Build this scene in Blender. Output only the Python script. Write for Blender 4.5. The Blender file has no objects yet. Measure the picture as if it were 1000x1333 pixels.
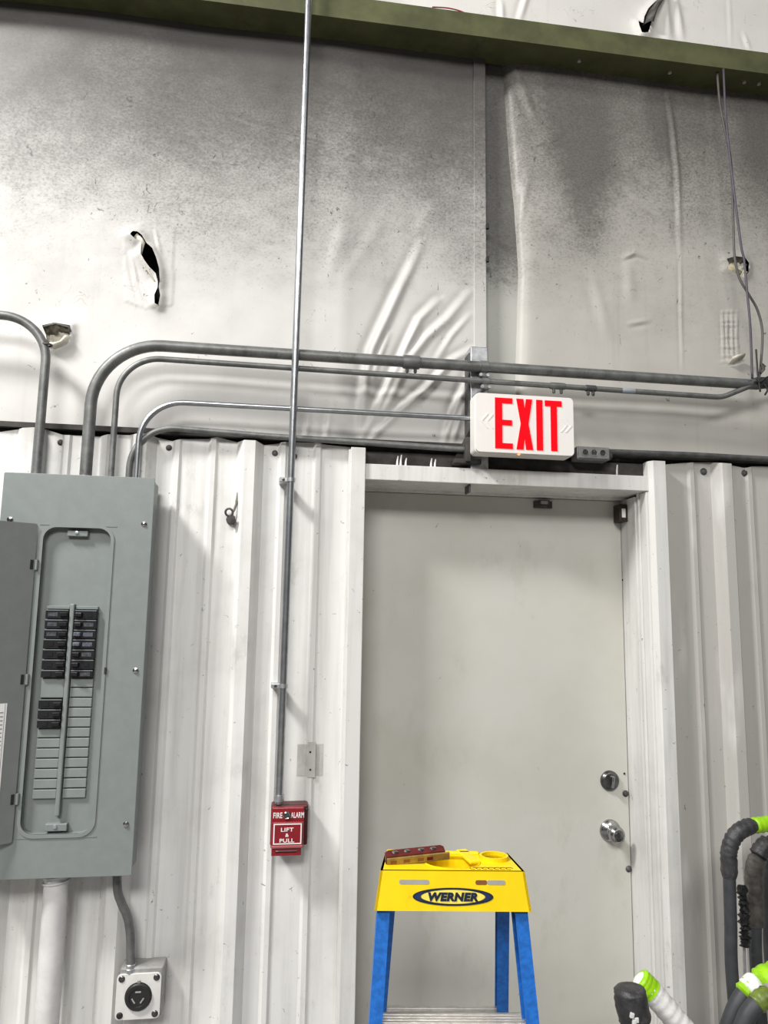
import bpy, bmesh, math, random
import numpy as np
from mathutils import Vector, Matrix

random.seed(7)
scene = bpy.context.scene
# ------------------------------------------------------------------ camera
F_PX, CAM_D, CAM_H = 950.0, 2.3, 1.65
PITCH, YAW, ROLL = 0.13984, 0.14250, 0.01532
def cam_axes():
    cy, sy, cp, sp = math.cos(YAW), math.sin(YAW), math.cos(PITCH), math.sin(PITCH)
    f = Vector((sy*cp, cy*cp, sp)); rt = Vector((cy, -sy, 0)); up = rt.cross(f)
    r2 = math.cos(ROLL)*rt + math.sin(ROLL)*up
    u2 = -math.sin(ROLL)*rt + math.cos(ROLL)*up
    return r2, u2, f
RT, UP, FW = cam_axes()
CAM = Vector((0, -CAM_D, CAM_H))
cd = bpy.data.cameras.new('camera'); cam = bpy.data.objects.new('camera', cd)
scene.collection.objects.link(cam)
cd.sensor_fit = 'HORIZONTAL'; cd.sensor_width = 36; cd.lens = F_PX/1000*36
cd.clip_start = 0.05; cd.clip_end = 100
mw = Matrix.Identity(4)
for i, a in enumerate((RT, UP, -FW)):
    for j in range(3): mw[j][i] = a[j]
mw.translation = CAM
cam.matrix_world = mw
scene.camera = cam
# ------------------------------------------------------------------ light
w = bpy.data.worlds.new('world'); scene.world = w; w.use_nodes = True
w.node_tree.nodes['Background'].inputs[0].default_value = (0.93, 0.96, 1.0, 1)
w.node_tree.nodes['Background'].inputs[1].default_value = 0.07
def area(name, loc, target, power, sx, sy, col=(1, 0.985, 0.965)):
    l = bpy.data.lights.new(name, 'AREA'); l.shape = 'RECTANGLE'; l.size = sx; l.size_y = sy
    l.energy = power; l.color = col
    o = bpy.data.objects.new(name, l); scene.collection.objects.link(o)
    o.location = loc
    o.rotation_euler = (Vector(target)-Vector(loc)).to_track_quat('-Z', 'Y').to_euler()
area('high_bay_and_fill_light', (-2.95, -1.9, 5.3), (-1.7, -0.9, 0), 350, 1.0, 0.6)  # high-bay lamp at upper left, the main source
area('high_bay_and_fill_light', (2.6, -4.6, 5.6), (1.9, -2.6, 0), 55, 2.0, 1.0)  # unseen weak lamp added at the right as fill
area('high_bay_and_fill_light', (-1.6, -7.0, 5.6), (-1.2, -3.6, 0), 400, 3.0, 1.5)  # unseen lamp added behind the camera for general frontal fill
vs = scene.view_settings
vs.view_transform = 'Standard'; vs.look = 'None'; vs.gamma = 1; vs.use_curve_mapping = False
vs.exposure = 0.08

# ------------------------------------------------------------------ helpers
def ray(px, py):
    return RT*((px-500)/F_PX) - UP*((py-666.5)/F_PX) + FW
def P(px, py, Y=0.0):                       # pixel -> point on the plane y = Y (wall plane offset)
    d = ray(px, py); t = (Y+CAM_D)/d.y
    return CAM + d*t
def PXZ(px, py, Y=0.0):
    p = P(px, py, Y); return (p.x, p.z)
def empty(name, loc, label=None, cat=None, group=None, kind=None):
    o = bpy.data.objects.new(name, None); scene.collection.objects.link(o)
    o.location = loc; o.empty_display_size = 0.05
    return tag(o, label, cat, group, kind)
def tag(o, label=None, cat=None, group=None, kind=None):
    if label: o['label'] = label
    if cat: o['category'] = cat
    if group: o['group'] = group
    if kind: o['kind'] = kind
    return o
def wloc(o):
    v = Vector(o.location)
    while o.parent: o = o.parent
    return v
def obj(name, bm, mat, parent=None, smooth=None, label=None):
    """link a bmesh written in world coordinates as ONE object (origin at its own centre)"""
    bmesh.ops.recalc_face_normals(bm, faces=bm.faces)
    me = bpy.data.meshes.new(name)
    c = Vector((0, 0, 0))
    if bm.verts:
        lo = Vector([min(v.co[i] for v in bm.verts) for i in range(3)])
        hi = Vector([max(v.co[i] for v in bm.verts) for i in range(3)])
        c = (lo+hi)/2
        for v in bm.verts: v.co -= c
    bm.to_mesh(me); bm.free()
    me.materials.append(mat)
    if smooth is not None:
        me.shade_smooth()
        if smooth < 179: me.set_sharp_from_angle(angle=math.radians(smooth))
    o = bpy.data.objects.new(name, me); scene.collection.objects.link(o)
    if parent is not None:
        o.parent = parent; o.location = c - parent['_w'] if False else c - WORLD[parent.name]
    else:
        o.location = c
    WORLD[o.name] = c
    if label: o['label'] = label
    return o
class _W(dict):
    def __missing__(self, k):
        return Vector(bpy.data.objects[k].location)
WORLD = _W()
def nb(): return bmesh.new()
def box(bm, lo, hi, bev=0.0, mx=None, seg=2):
    r = bmesh.ops.create_cube(bm, size=1.0)
    lo, hi = Vector(lo), Vector(hi); vs_ = r['verts']
    for v in vs_:
        v.co = Vector([lo[i]+(v.co[i]+.5)*(hi[i]-lo[i]) for i in range(3)])
    if bev > 0:
        es = list({e for v in vs_ for e in v.link_edges})
        rr = bmesh.ops.bevel(bm, geom=es, offset=bev, segments=seg, affect='EDGES', profile=.5)
        vs_ = list({v for f_ in rr['faces'] for v in f_.verts} | {v for v in vs_ if v.is_valid})
    if mx is not None: bmesh.ops.transform(bm, matrix=mx, verts=[v for v in vs_ if v.is_valid])
    return bm
def bx(lo, hi, bev=0.0, mx=None): return box(nb(), lo, hi, bev, mx)
def tube(bm, path, r, seg=14, radii=None, caps=True, jit=0.0):
    path = [Vector(p) for p in path]; n = len(path)
    rings = []; prev = None
    for i, p in enumerate(path):
        t = (path[min(i+1, n-1)]-path[max(i-1, 0)]).normalized()
        if prev is None:
            a = Vector((0, 0, 1)) if abs(t.z) < .9 else Vector((1, 0, 0))
            u = t.cross(a).normalized()
        else:
            u = (prev - t*prev.dot(t)).normalized()
        prev = u; v = t.cross(u); rr = radii[i] if radii else r
        ring = []
        for k in range(seg):
            a = 2*math.pi*k/seg; q = rr*(1+random.uniform(-jit, jit))
            ring.append(bm.verts.new(p+u*math.cos(a)*q+v*math.sin(a)*q))
        rings.append(ring)
    for i in range(n-1):
        for k in range(seg):
            bm.faces.new((rings[i][k], rings[i][(k+1) % seg], rings[i+1][(k+1) % seg], rings[i+1][k]))
    if caps:
        bm.faces.new(rings[0][::-1]); bm.faces.new(rings[-1])
    return bm
def fillet(pts, rads, n=14):
    pts = [Vector(p) for p in pts]; out = [pts[0]]
    for i in range(1, len(pts)-1):
        a, b, c = pts[i-1], pts[i], pts[i+1]; r = rads[i-1] if isinstance(rads, (list, tuple)) else rads
        d1 = (a-b).normalized(); d2 = (c-b).normalized(); ang = d1.angle(d2)
        if abs(ang-math.pi) < 1e-3: out.append(b); continue
        L = min(r/math.tan(ang/2), .49*(a-b).length if i > 1 else .98*(a-b).length, .98*(c-b).length)
        r = L*math.tan(ang/2)
        ctr = b+(d1+d2).normalized()*(r/math.sin(ang/2))
        p1, p2 = b+d1*L, b+d2*L; v1, v2 = p1-ctr, p2-ctr; om = v1.angle(v2)
        for k in range(n+1):
            s = k/n
            out.append(ctr+(v1*math.sin((1-s)*om)+v2*math.sin(s*om))/math.sin(om))
    out.append(pts[-1]); return out
def spline(pts, n=8):
    pts = [Vector(p) for p in pts]; q = [pts[0]*2-pts[1]]+pts+[pts[-1]*2-pts[-2]]; out = []
    for i in range(1, len(q)-2):
        for k in range(n):
            t = k/n; a, b, c, d = q[i-1], q[i], q[i+1], q[i+2]
            out.append(.5*((2*b)+(c-a)*t+(2*a-5*b+4*c-d)*t*t+(3*b-a-3*c+d)*t**3))
    out.append(pts[-1]); return out
def lathe(bm, ctr, prof, axis=(0, -1, 0), seg=24):
    """profile = [(radius, distance along axis)], closed where radius is 0"""
    ax = Vector(axis).normalized(); a = Vector((0, 0, 1)) if abs(ax.z) < .9 else Vector((1, 0, 0))
    u = ax.cross(a).normalized(); v = ax.cross(u); ctr = Vector(ctr); rings = []
    for r, d in prof:
        if r < 1e-6: rings.append([bm.verts.new(ctr+ax*d)])
        else: rings.append([bm.verts.new(ctr+ax*d+u*math.cos(2*math.pi*k/seg)*r+v*math.sin(2*math.pi*k/seg)*r) for k in range(seg)])
    for A, B in zip(rings, rings[1:]):
        for k in range(seg):
            k2 = (k+1) % seg
            if len(A) == 1 and len(B) == 1: continue
            if len(A) == 1: bm.faces.new((A[0], B[k2], B[k]))
            elif len(B) == 1: bm.faces.new((A[k], A[k2], B[0]))
            else: bm.faces.new((A[k], A[k2], B[k2], B[k]))
    return bm
def plate(bm, outer, holes, fn, t0, t1):
    """flat plate with holes: 2-D outlines, fn(u, v, t) -> world point, thickness t0..t1"""
    loops = [outer]+list(holes); vs0 = []; es = []
    for lp in loops:
        vv = [bm.verts.new(fn(u, v, t0)) for u, v in lp]; vs0.append(vv)
        for i in range(len(vv)): es.append(bm.edges.new((vv[i], vv[(i+1) % len(vv)])))
    g = bmesh.ops.triangle_fill(bm, edges=es, use_beauty=True)
    fs = [x for x in g['geom'] if isinstance(x, bmesh.types.BMFace)]
    mp = {}
    for lp, vv in zip(loops, vs0):
        for (u, v), a in zip(lp, vv): mp[a] = bm.verts.new(fn(u, v, t1))
    for f_ in fs: bm.faces.new([mp[v] for v in f_.verts][::-1])
    for vv in vs0:
        for i in range(len(vv)):
            a, b = vv[i], vv[(i+1) % len(vv)]
            bm.faces.new((a, b, mp[b], mp[a]))
    return bm
def wallfn(u, v, t): return Vector((u, t, v))
def rrect(x0, x1, z0, z1, r, n=5):
    out = []
    for cx, cz, a0 in ((x1-r, z1-r, 0), (x0+r, z1-r, 90), (x0+r, z0+r, 180), (x1-r, z0+r, 270)):
        for k in range(n+1):
            a = math.radians(a0+90*k/n); out.append((cx+r*math.cos(a), cz+r*math.sin(a)))
    return out
def circ(cx, cz, r, n=24, ry=None):
    return [(cx+r*math.cos(2*math.pi*k/n), cz+(ry or r)*math.sin(2*math.pi*k/n)) for k in range(n)]
def text_bm(s, height, extr=0.0006, bold=0.0, shear=0.0, space=1.0, width=None):
    """letters as mesh in the xz plane, centred, facing -y"""
    cu = bpy.data.curves.new('txt', 'FONT'); cu.body = s; cu.align_x = 'CENTER'; cu.align_y = 'CENTER'
    cu.offset = bold; cu.shear = shear; cu.space_character = space; cu.resolution_u = 3; cu.extrude = 0.02
    o = bpy.data.objects.new('txt', cu); scene.collection.objects.link(o)
    dg = bpy.context.evaluated_depsgraph_get(); me = bpy.data.meshes.new_from_object(o.evaluated_get(dg))
    bpy.data.objects.remove(o); bpy.data.curves.remove(cu)
    bm = nb(); bm.from_mesh(me); bpy.data.meshes.remove(me)
    xs = [v.co.x for v in bm.verts]; ys = [v.co.y for v in bm.verts]
    sy = height/(max(ys)-min(ys)); sx = sy if width is None else width/(max(xs)-min(xs))
    cx, cy = (max(xs)+min(xs))/2, (max(ys)+min(ys))/2
    for v in bm.verts:
        v.co = Vector(((v.co.x-cx)*sx, -v.co.z/0.02*extr, (v.co.y-cy)*sy))
    return bm
def moved(bm, mx):
    bmesh.ops.transform(bm, matrix=mx, verts=bm.verts); return bm
T = Matrix.Translation
def RZ(d): return Matrix.Rotation(math.radians(d), 4, 'Z')
def RX(d): return Matrix.Rotation(math.radians(d), 4, 'X')
def RY(d): return Matrix.Rotation(math.radians(d), 4, 'Y')

# ------------------------------------------------------------------ materials
class NT:
    def __init__(s, name):
        s.m = bpy.data.materials.new(name); s.m.use_nodes = True; s.t = s.m.node_tree
        s.b = s.t.nodes['Principled BSDF']; s.co = s.t.nodes.new('ShaderNodeTexCoord')
        s.geo = s.t.nodes.new('ShaderNodeNewGeometry')
    def n(s, typ, **kw):
        x = s.t.nodes.new(typ)
        for k, v in kw.items(): setattr(x, k, v)
        return x
    def l(s, a, b): s.t.links.new(a, b)
    def pos(s, scale=(1, 1, 1)):
        mp = s.n('ShaderNodeMapping'); mp.inputs['Scale'].default_value = scale
        s.l(s.geo.outputs['Position'], mp.inputs['Vector']); return mp.outputs[0]
    def noise(s, scale, detail=4, rough=.55, vec=None, dist=0):
        x = s.n('ShaderNodeTexNoise'); x.inputs['Scale'].default_value = scale
        x.inputs['Detail'].default_value = detail; x.inputs['Roughness'].default_value = rough
        x.inputs['Distortion'].default_value = dist
        s.l(vec if vec is not None else s.geo.outputs['Position'], x.inputs['Vector'])
        return x.outputs['Fac']
    def ramp(s, fac, a, b, va=0.0, vb=1.0, smooth=True):
        x = s.n('ShaderNodeMapRange'); x.interpolation_type = 'SMOOTHSTEP' if smooth else 'LINEAR'
        for k, v in zip(('From Min', 'From Max', 'To Min', 'To Max'), (a, b, va, vb)): x.inputs[k].default_value = v
        s.l(fac, x.inputs['Value']); return x.outputs[0]
    def math(s, op, a, b=None, clamp=False):
        x = s.n('ShaderNodeMath', operation=op); x.use_clamp = clamp
        for i, v in enumerate((a, b)):
            if v is None: continue
            if isinstance(v, (int, float)): x.inputs[i].default_value = v
            else: s.l(v, x.inputs[i])
        return x.outputs[0]
    def mix(s, fac, a, b):
        x = s.n('ShaderNodeMix', data_type='RGBA')
        if isinstance(fac, (int, float)): x.inputs[0].default_value = fac
        else: s.l(fac, x.inputs[0])
        for i, v in ((6, a), (7, b)):
            if isinstance(v, (tuple, list)): x.inputs[i].default_value = (*v[:3], 1)
            else: s.l(v, x.inputs[i])
        return x.outputs[2]
    def bump(s, h, strength=.2, dist=.002):
        x = s.n('ShaderNodeBump'); x.inputs['Strength'].default_value = strength; x.inputs['Distance'].default_value = dist
        s.l(h, x.inputs['Height']); s.l(x.outputs[0], s.b.inputs['Normal'])
    def done(s, col, rough=.5, metal=0.0, spec=.4):
        if isinstance(col, (tuple, list)): s.b.inputs['Base Color'].default_value = (*col[:3], 1)
        else: s.l(col, s.b.inputs['Base Color'])
        if isinstance(rough, (int, float)): s.b.inputs['Roughness'].default_value = rough
        else: s.l(rough, s.b.inputs['Roughness'])
        s.b.inputs['Metallic'].default_value = metal; s.b.inputs['Specular IOR Level'].default_value = spec
        return s.m
def paint(name, col, rough=.5, metal=0.0, var=.12, scale=20, dirt=None, dscale=6, dlim=(.58, .75), bump=0.0, spec=.4, stretch=(1, 1, 1)):
    k = NT(name); v = k.pos(stretch)
    n = k.noise(scale, 4, .6, v)
    c = k.mix(k.ramp(n, .3, .7), tuple(x*(1-var) for x in col), tuple(min(1, x*(1+var*.5)) for x in col))
    if dirt:
        c = k.mix(k.math('MULTIPLY', k.ramp(k.noise(dscale, 8, .7, v), *dlim), .85), c, dirt)
    if bump: k.bump(k.noise(scale*6, 3, .6, v), bump)
    return k.done(c, rough, metal, spec)
def liner_mat(name, col, streak=.35):
    k = NT(name)
    st = k.noise(1.0, 6, .6, k.pos((30, 30, 1.4)))
    c = k.mix(k.math('MULTIPLY', k.ramp(st, .42, .72), streak), col, (.42, .41, .39))
    bl = k.noise(3.1, 6, .6)
    c = k.mix(k.math('MULTIPLY', k.ramp(bl, .46, .72), .42), c, (.44, .43, .40))
    sm = k.noise(7, 8, .75, k.pos((1.3, 1.3, .7)))
    c = k.mix(k.math('MULTIPLY', k.ramp(sm, .57, .70), .38), c, (.36, .35, .325))
    br = k.noise(1.0, 3, .5, k.pos((11, 11, 2.5)))
    c = k.mix(k.math('MULTIPLY', k.ramp(br, .55, .75), .4), c, (.86, .86, .84))
    sp = k.noise(42, 5, .7, None, .6)
    c = k.mix(k.math('MULTIPLY', k.ramp(sp, .655, .70), .8), c, (.12, .11, .10))
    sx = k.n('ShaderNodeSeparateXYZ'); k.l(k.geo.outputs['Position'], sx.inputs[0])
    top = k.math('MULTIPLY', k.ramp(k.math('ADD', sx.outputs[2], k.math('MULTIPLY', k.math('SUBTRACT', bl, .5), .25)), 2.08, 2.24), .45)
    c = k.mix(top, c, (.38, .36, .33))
    k.bump(k.noise(55, 3, .6), .06)
    return k.done(c, .42, 0, .35)
def sheet_mat(name, base, soot_shade_lo, soot_shade_hi, soot_shade_amt=.85, stain=0.0, blob=False):
    """white vinyl facing: fine black dust and painted beam shade that thicken towards the roof, specks, hairline scratches"""
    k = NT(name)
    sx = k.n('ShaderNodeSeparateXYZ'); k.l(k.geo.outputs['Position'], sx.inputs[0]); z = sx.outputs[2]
    t = k.ramp(z, soot_shade_lo, soot_shade_hi, 0, 1, False)
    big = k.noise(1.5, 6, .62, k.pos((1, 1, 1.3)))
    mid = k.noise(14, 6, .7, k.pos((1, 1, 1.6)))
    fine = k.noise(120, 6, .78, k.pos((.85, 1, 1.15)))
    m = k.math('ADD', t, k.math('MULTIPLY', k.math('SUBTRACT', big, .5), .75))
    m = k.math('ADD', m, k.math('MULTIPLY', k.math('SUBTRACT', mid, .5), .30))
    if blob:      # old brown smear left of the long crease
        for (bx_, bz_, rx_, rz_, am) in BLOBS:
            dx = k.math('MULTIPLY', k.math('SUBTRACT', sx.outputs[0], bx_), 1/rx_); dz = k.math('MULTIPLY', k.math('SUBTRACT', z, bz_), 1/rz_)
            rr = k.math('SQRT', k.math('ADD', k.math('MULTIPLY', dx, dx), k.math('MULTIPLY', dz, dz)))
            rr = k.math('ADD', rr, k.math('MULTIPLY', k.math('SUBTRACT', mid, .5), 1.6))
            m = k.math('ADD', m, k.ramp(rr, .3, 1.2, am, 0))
    soot_shade = k.math('MULTIPLY', k.ramp(m, .0, 1.08), soot_shade_amt)  # dust film, with the shade under the beam painted in
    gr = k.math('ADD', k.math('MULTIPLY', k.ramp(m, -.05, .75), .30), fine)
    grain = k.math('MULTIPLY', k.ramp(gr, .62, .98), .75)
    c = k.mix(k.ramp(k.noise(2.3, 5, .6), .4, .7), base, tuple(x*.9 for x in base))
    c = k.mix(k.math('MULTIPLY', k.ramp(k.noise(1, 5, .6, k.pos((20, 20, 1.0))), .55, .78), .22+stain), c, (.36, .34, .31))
    c = k.mix(soot_shade, c, (.055, .05, .045))
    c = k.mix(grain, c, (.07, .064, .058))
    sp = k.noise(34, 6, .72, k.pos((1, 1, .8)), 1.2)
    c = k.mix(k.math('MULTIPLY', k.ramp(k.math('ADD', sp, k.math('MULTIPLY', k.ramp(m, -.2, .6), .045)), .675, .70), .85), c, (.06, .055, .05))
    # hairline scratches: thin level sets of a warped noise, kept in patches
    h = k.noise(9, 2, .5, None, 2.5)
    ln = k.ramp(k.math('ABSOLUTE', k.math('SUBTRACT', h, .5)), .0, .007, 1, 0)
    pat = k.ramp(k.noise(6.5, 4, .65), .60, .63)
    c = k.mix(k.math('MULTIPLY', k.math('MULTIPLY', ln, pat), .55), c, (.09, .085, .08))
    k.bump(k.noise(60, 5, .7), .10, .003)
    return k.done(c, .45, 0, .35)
M = {}
BLOBS = [(*PXZ(765, 200, .04), .13, .38, .38), (*PXZ(735, 120, .04), .09, .3, .45), (*PXZ(860, 130, .04), .07, .25, .3), (*PXZ(985, 170, .04), .1, .3, .3)]
M['liner'] = liner_mat('liner_white_paint', (.74, .735, .71))
M['liner_r'] = liner_mat('liner_white_paint_dimmed', (.48, .465, .435), .35)  # same liner paint, darkened to paint in the weaker light at right
M['trim'] = liner_mat('trim_white_paint', (.70, .695, .67), .4)
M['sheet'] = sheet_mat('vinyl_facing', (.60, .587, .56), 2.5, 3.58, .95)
M['sheet_r'] = sheet_mat('vinyl_facing_dimmed', (.50, .482, .44), 2.5, 3.85, .8, .25, True)  # base colour carries the dimmer light at right; streaks and smears are stains
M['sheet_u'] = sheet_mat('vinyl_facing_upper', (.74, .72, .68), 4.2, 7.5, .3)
M['column'] = sheet_mat('column_soot_and_shade', (.46, .46, .42), 2.72, 3.0, .82)  # soot, with the shade of the gap painted into the upper part
M['backing'] = paint('dark_void', (.035, .033, .03), .9)
M['fibre'] = paint('glass_wool', (.50, .44, .30), .95, 0, .35, 60, (.2, .17, .1), 30, bump=.8)
M['girt'] = paint('sooty_steel', (.06, .056, .05), .8, 0, .4, 18, (.2, .19, .17), 9)
M['concrete'] = paint('floor_concrete', (.27, .26, .25), .75, 0, .2, 6, (.12, .14, .13), 3, bump=.1)
M['olive'] = paint('olive_paint', (.085, .09, .036), .55, 0, .3, 9, (.04, .04, .028), 7, (.55, .75))
M['bolt'] = paint('zinc_bolt', (.55, .53, .5), .45, .6)
M['doorp'] = None
k = NT('door_cream_paint')
c = k.mix(k.ramp(k.noise(2.2, 6, .6), .35, .7), (.58, .575, .525), (.53, .515, .46))
c = k.mix(k.math('MULTIPLY', k.ramp(k.noise(5, 8, .7, k.pos((1.4, 1, .8))), .54, .7), .35), c, (.42, .40, .33))
c = k.mix(k.math('MULTIPLY', k.ramp(k.noise(30, 5, .7, k.pos((1, 1, .6)), .8), .70, .725), .7), c, (.14, .13, .11))
k.bump(k.noise(90, 2, .5), .04); M['doorp'] = k.done(c, .38, 0, .4)
M['panel'] = paint('panel_grey_enamel', (.215, .238, .228), .42, 0, .05, 30, spec=.4)
M['panel_dark'] = paint('panel_grey_inner', (.20, .225, .222), .45, 0, .05, 30)
M['panel_door'] = paint('panel_door_inside', (.19, .2, .195), .45, 0, .05, 30)
M['breaker'] = paint('black_bakelite', (.014, .014, .016), .35, 0, .2)
M['breaker_grey'] = paint('breaker_label_grey', (.06, .064, .075), .5, 0, .6, 180)
M['breaker_blue'] = paint('breaker_label_blue', (.09, .10, .125), .5, 0, .5, 180)
M['breaker_rim'] = paint('breaker_rim', (.20, .22, .22), .5)
M['gconduit'] = paint('dusty_grey_conduit', (.175, .178, .172), .45, .35, .28, 26, (.09, .085, .08), 20, (.55, .7), bump=.08)
M['castgrey'] = paint('cast_grey', (.27, .27, .26), .5, .3, .2, 40, (.12, .12, .11), 30)
M['emt'] = paint('galvanised_tube', (.42, .435, .45), .30, .9, .18, 30, (.3, .3, .3), 40)
M['zinc'] = paint('zinc_plate', (.50, .51, .52), .38, .8, .25, 40)
M['oldsteel'] = paint('old_dull_steel', (.10, .10, .098), .6, .3, .35, 30)
M['sign'] = paint('sign_white_plastic', (.83, .80, .76), .35, 0, .02)
k = NT('lit_red_letters'); k.b.inputs['Emission Color'].default_value = (1, .0, .006, 1); k.b.inputs['Emission Strength'].default_value = .95
M['redlit'] = k.done((.25, .002, .004), .6, 0, .1)
k = NT('indicator_amber'); k.b.inputs['Emission Color'].default_value = (1, .2, .04, 1); k.b.inputs['Emission Strength'].default_value = 4
M['amber'] = k.done((.9, .2, .05), .4)
M['red'] = paint('alarm_red_enamel', (.24, .009, .015), .32, 0, .08, spec=.5)
M['redpale'] = paint('alarm_red_edge', (.38, .10, .11), .4)
M['white'] = paint('white_print', (.85, .84, .82), .5, 0, .02)
M['black'] = paint('black_plastic', (.02, .02, .02), .5, 0, .2)
M['chrome'] = paint('worn_chrome', (.42, .42, .42), .22, 1.0, .15, 60)
M['steeldark'] = paint('dark_chrome', (.14, .14, .14), .28, .9, .3, 60)
M['pvc'] = paint('white_painted_pipe', (.72, .71, .69), .5, 0, .12, 12, (.25, .24, .22), 22, (.62, .72))
M['plate'] = paint('cover_plate_white', (.70, .69, .66), .5, 0, .12, 20, (.3, .29, .27), 30, (.62, .75))
M['yellow'] = paint('yellow_ladder_plastic', (.88, .63, .004), .42, 0, .06, 20, (.55, .36, .02), 22, (.64, .78))
M['blue'] = paint('blue_fibreglass', (.012, .135, .50), .45, 0, .25, 90, bump=.1)
M['alu'] = paint('ribbed_aluminium', (.62, .60, .57), .36, .8, .15, 50)
M['navy'] = paint('navy_print', (.008, .017, .035), .45)
M['navyblue'] = paint('navy_blue_print', (.012, .03, .10), .45)
M['greyslot'] = paint('slot_grey', (.34, .33, .31), .6)
M['maroon'] = paint('maroon_enamel', (.11, .012, .012), .35, 0, .3, 40)
M['brass'] = paint('dull_brass', (.36, .24, .075), .5, .35, .3, 40)
M['brown'] = paint('brown_wood', (.20, .075, .02), .6)
M['hose'] = paint('grey_rubber_hose', (.045, .048, .052), .55, 0, .2, 30, (.09, .09, .09), 20)
M['wrap'] = paint('dark_tape_wrap', (.045, .044, .046), .40, 0, .35, 45, (.11, .105, .1), 22, (.55, .7), bump=.5)
M['wrapbrown'] = paint('dusty_tape_wrap', (.085, .078, .07), .5, 0, .4, 45, (.03, .03, .03), 18, bump=.5)
M['lime'] = paint('lime_tape', (.33, .66, .012), .38, 0, .2, 40, (.2, .33, .04), 40, (.62, .75))
M['whitewrap'] = paint('white_wrap', (.86, .85, .83), .5, 0, .14, 40, bump=.3)
M['blackplastic'] = paint('black_film', (.016, .016, .017), .30, 0, .4, 50, bump=.8)
M['purple'] = paint('purple_grey_cable', (.085, .07, .095), .5, 0, .2)
M['cable'] = paint('grey_cable', (.10, .092, .09), .5, 0, .2)
M['redwire'] = paint('red_wire', (.32, .02, .03), .45)
M['cream'] = paint('cream_flap', (.66, .62, .52), .7, 0, .25, 40)
M['web'] = paint('dusty_web', (.25, .24, .22), .9)

# ------------------------------------------------------------------ setting
fl = obj('floor', bx((-4, -10, -.1), (6, .25, 0)), M['concrete']); tag(fl, kind='structure')
XL, XR = -2.4, 3.4
wall = obj('wall_back', bx((XL, .155, 0), (XR, .22, 5.6)), M['backing']); tag(wall, 'grimy metal building wall with white vinyl insulation above ribbed liner sheets', kind='structure')

def smoothfold(X, Z, pts, h, wd, taper=True):
    """height added along a crease given by wall points"""
    out = np.zeros_like(X); pts = np.array(pts); n = len(pts)
    best = np.full_like(X, 9.0); tb = np.zeros_like(X); side = np.zeros_like(X)
    L = np.concatenate([[0], np.cumsum(np.hypot(*np.diff(pts, axis=0).T))]); L /= L[-1]
    for i in range(n-1):
        a, b = pts[i], pts[i+1]; d = b-a; ll = d@d
        t = np.clip(((X-a[0])*d[0]+(Z-a[1])*d[1])/ll, 0, 1)
        qx, qz = X-a[0]-t*d[0], Z-a[1]-t*d[1]; dist = np.hypot(qx, qz)
        m = dist < best; best[m] = dist[m]; tb[m] = (L[i]+t*(L[i+1]-L[i]))[m]
        side[m] = (np.sign(qx*d[1]-qz*d[0]))[m]
    env = np.sin(np.pi*np.clip(tb, 0, 1)*.86+.25) if taper else 1.0
    s = best*side
    return h*env*(np.exp(-(best/wd)**2) - .55*np.exp(-((s-wd*1.5)/(wd*1.1))**2))
def inpoly(X, Z, poly):
    r = np.zeros(X.shape, bool); n = len(poly)
    for i in range(n):
        (x1, z1), (x2, z2) = poly[i], poly[(i+1) % n]
        c_ = ((z1 > Z) != (z2 > Z)) & (X < (x2-x1)*(Z-z1)/(z2-z1+1e-12)+x1)
        r ^= c_
    return r
def pdist(X, Z, poly):
    best = np.full_like(X, 9.0); n = len(poly)
    for i in range(n):
        a = np.array(poly[i]); b = np.array(poly[(i+1) % n]); d = b-a
        t = np.clip(((X-a[0])*d[0]+(Z-a[1])*d[1])/(d@d+1e-12), 0, 1)
        best = np.minimum(best, np.hypot(X-a[0]-t*d[0], Z-a[1]-t*d[1]))
    return best
rng = np.random.default_rng(3)
def lumps(X, Z, n, amp, smin, smax):
    o = np.zeros_like(X)
    for _ in range(n):
        a = rng.uniform(0, np.pi); kx, kz = np.cos(a), np.sin(a); lam = rng.uniform(smin, smax)
        o += amp*np.sin((X*kx+Z*kz)*2*np.pi/lam+rng.uniform(0, 6.28))
    return o/n**.5
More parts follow.
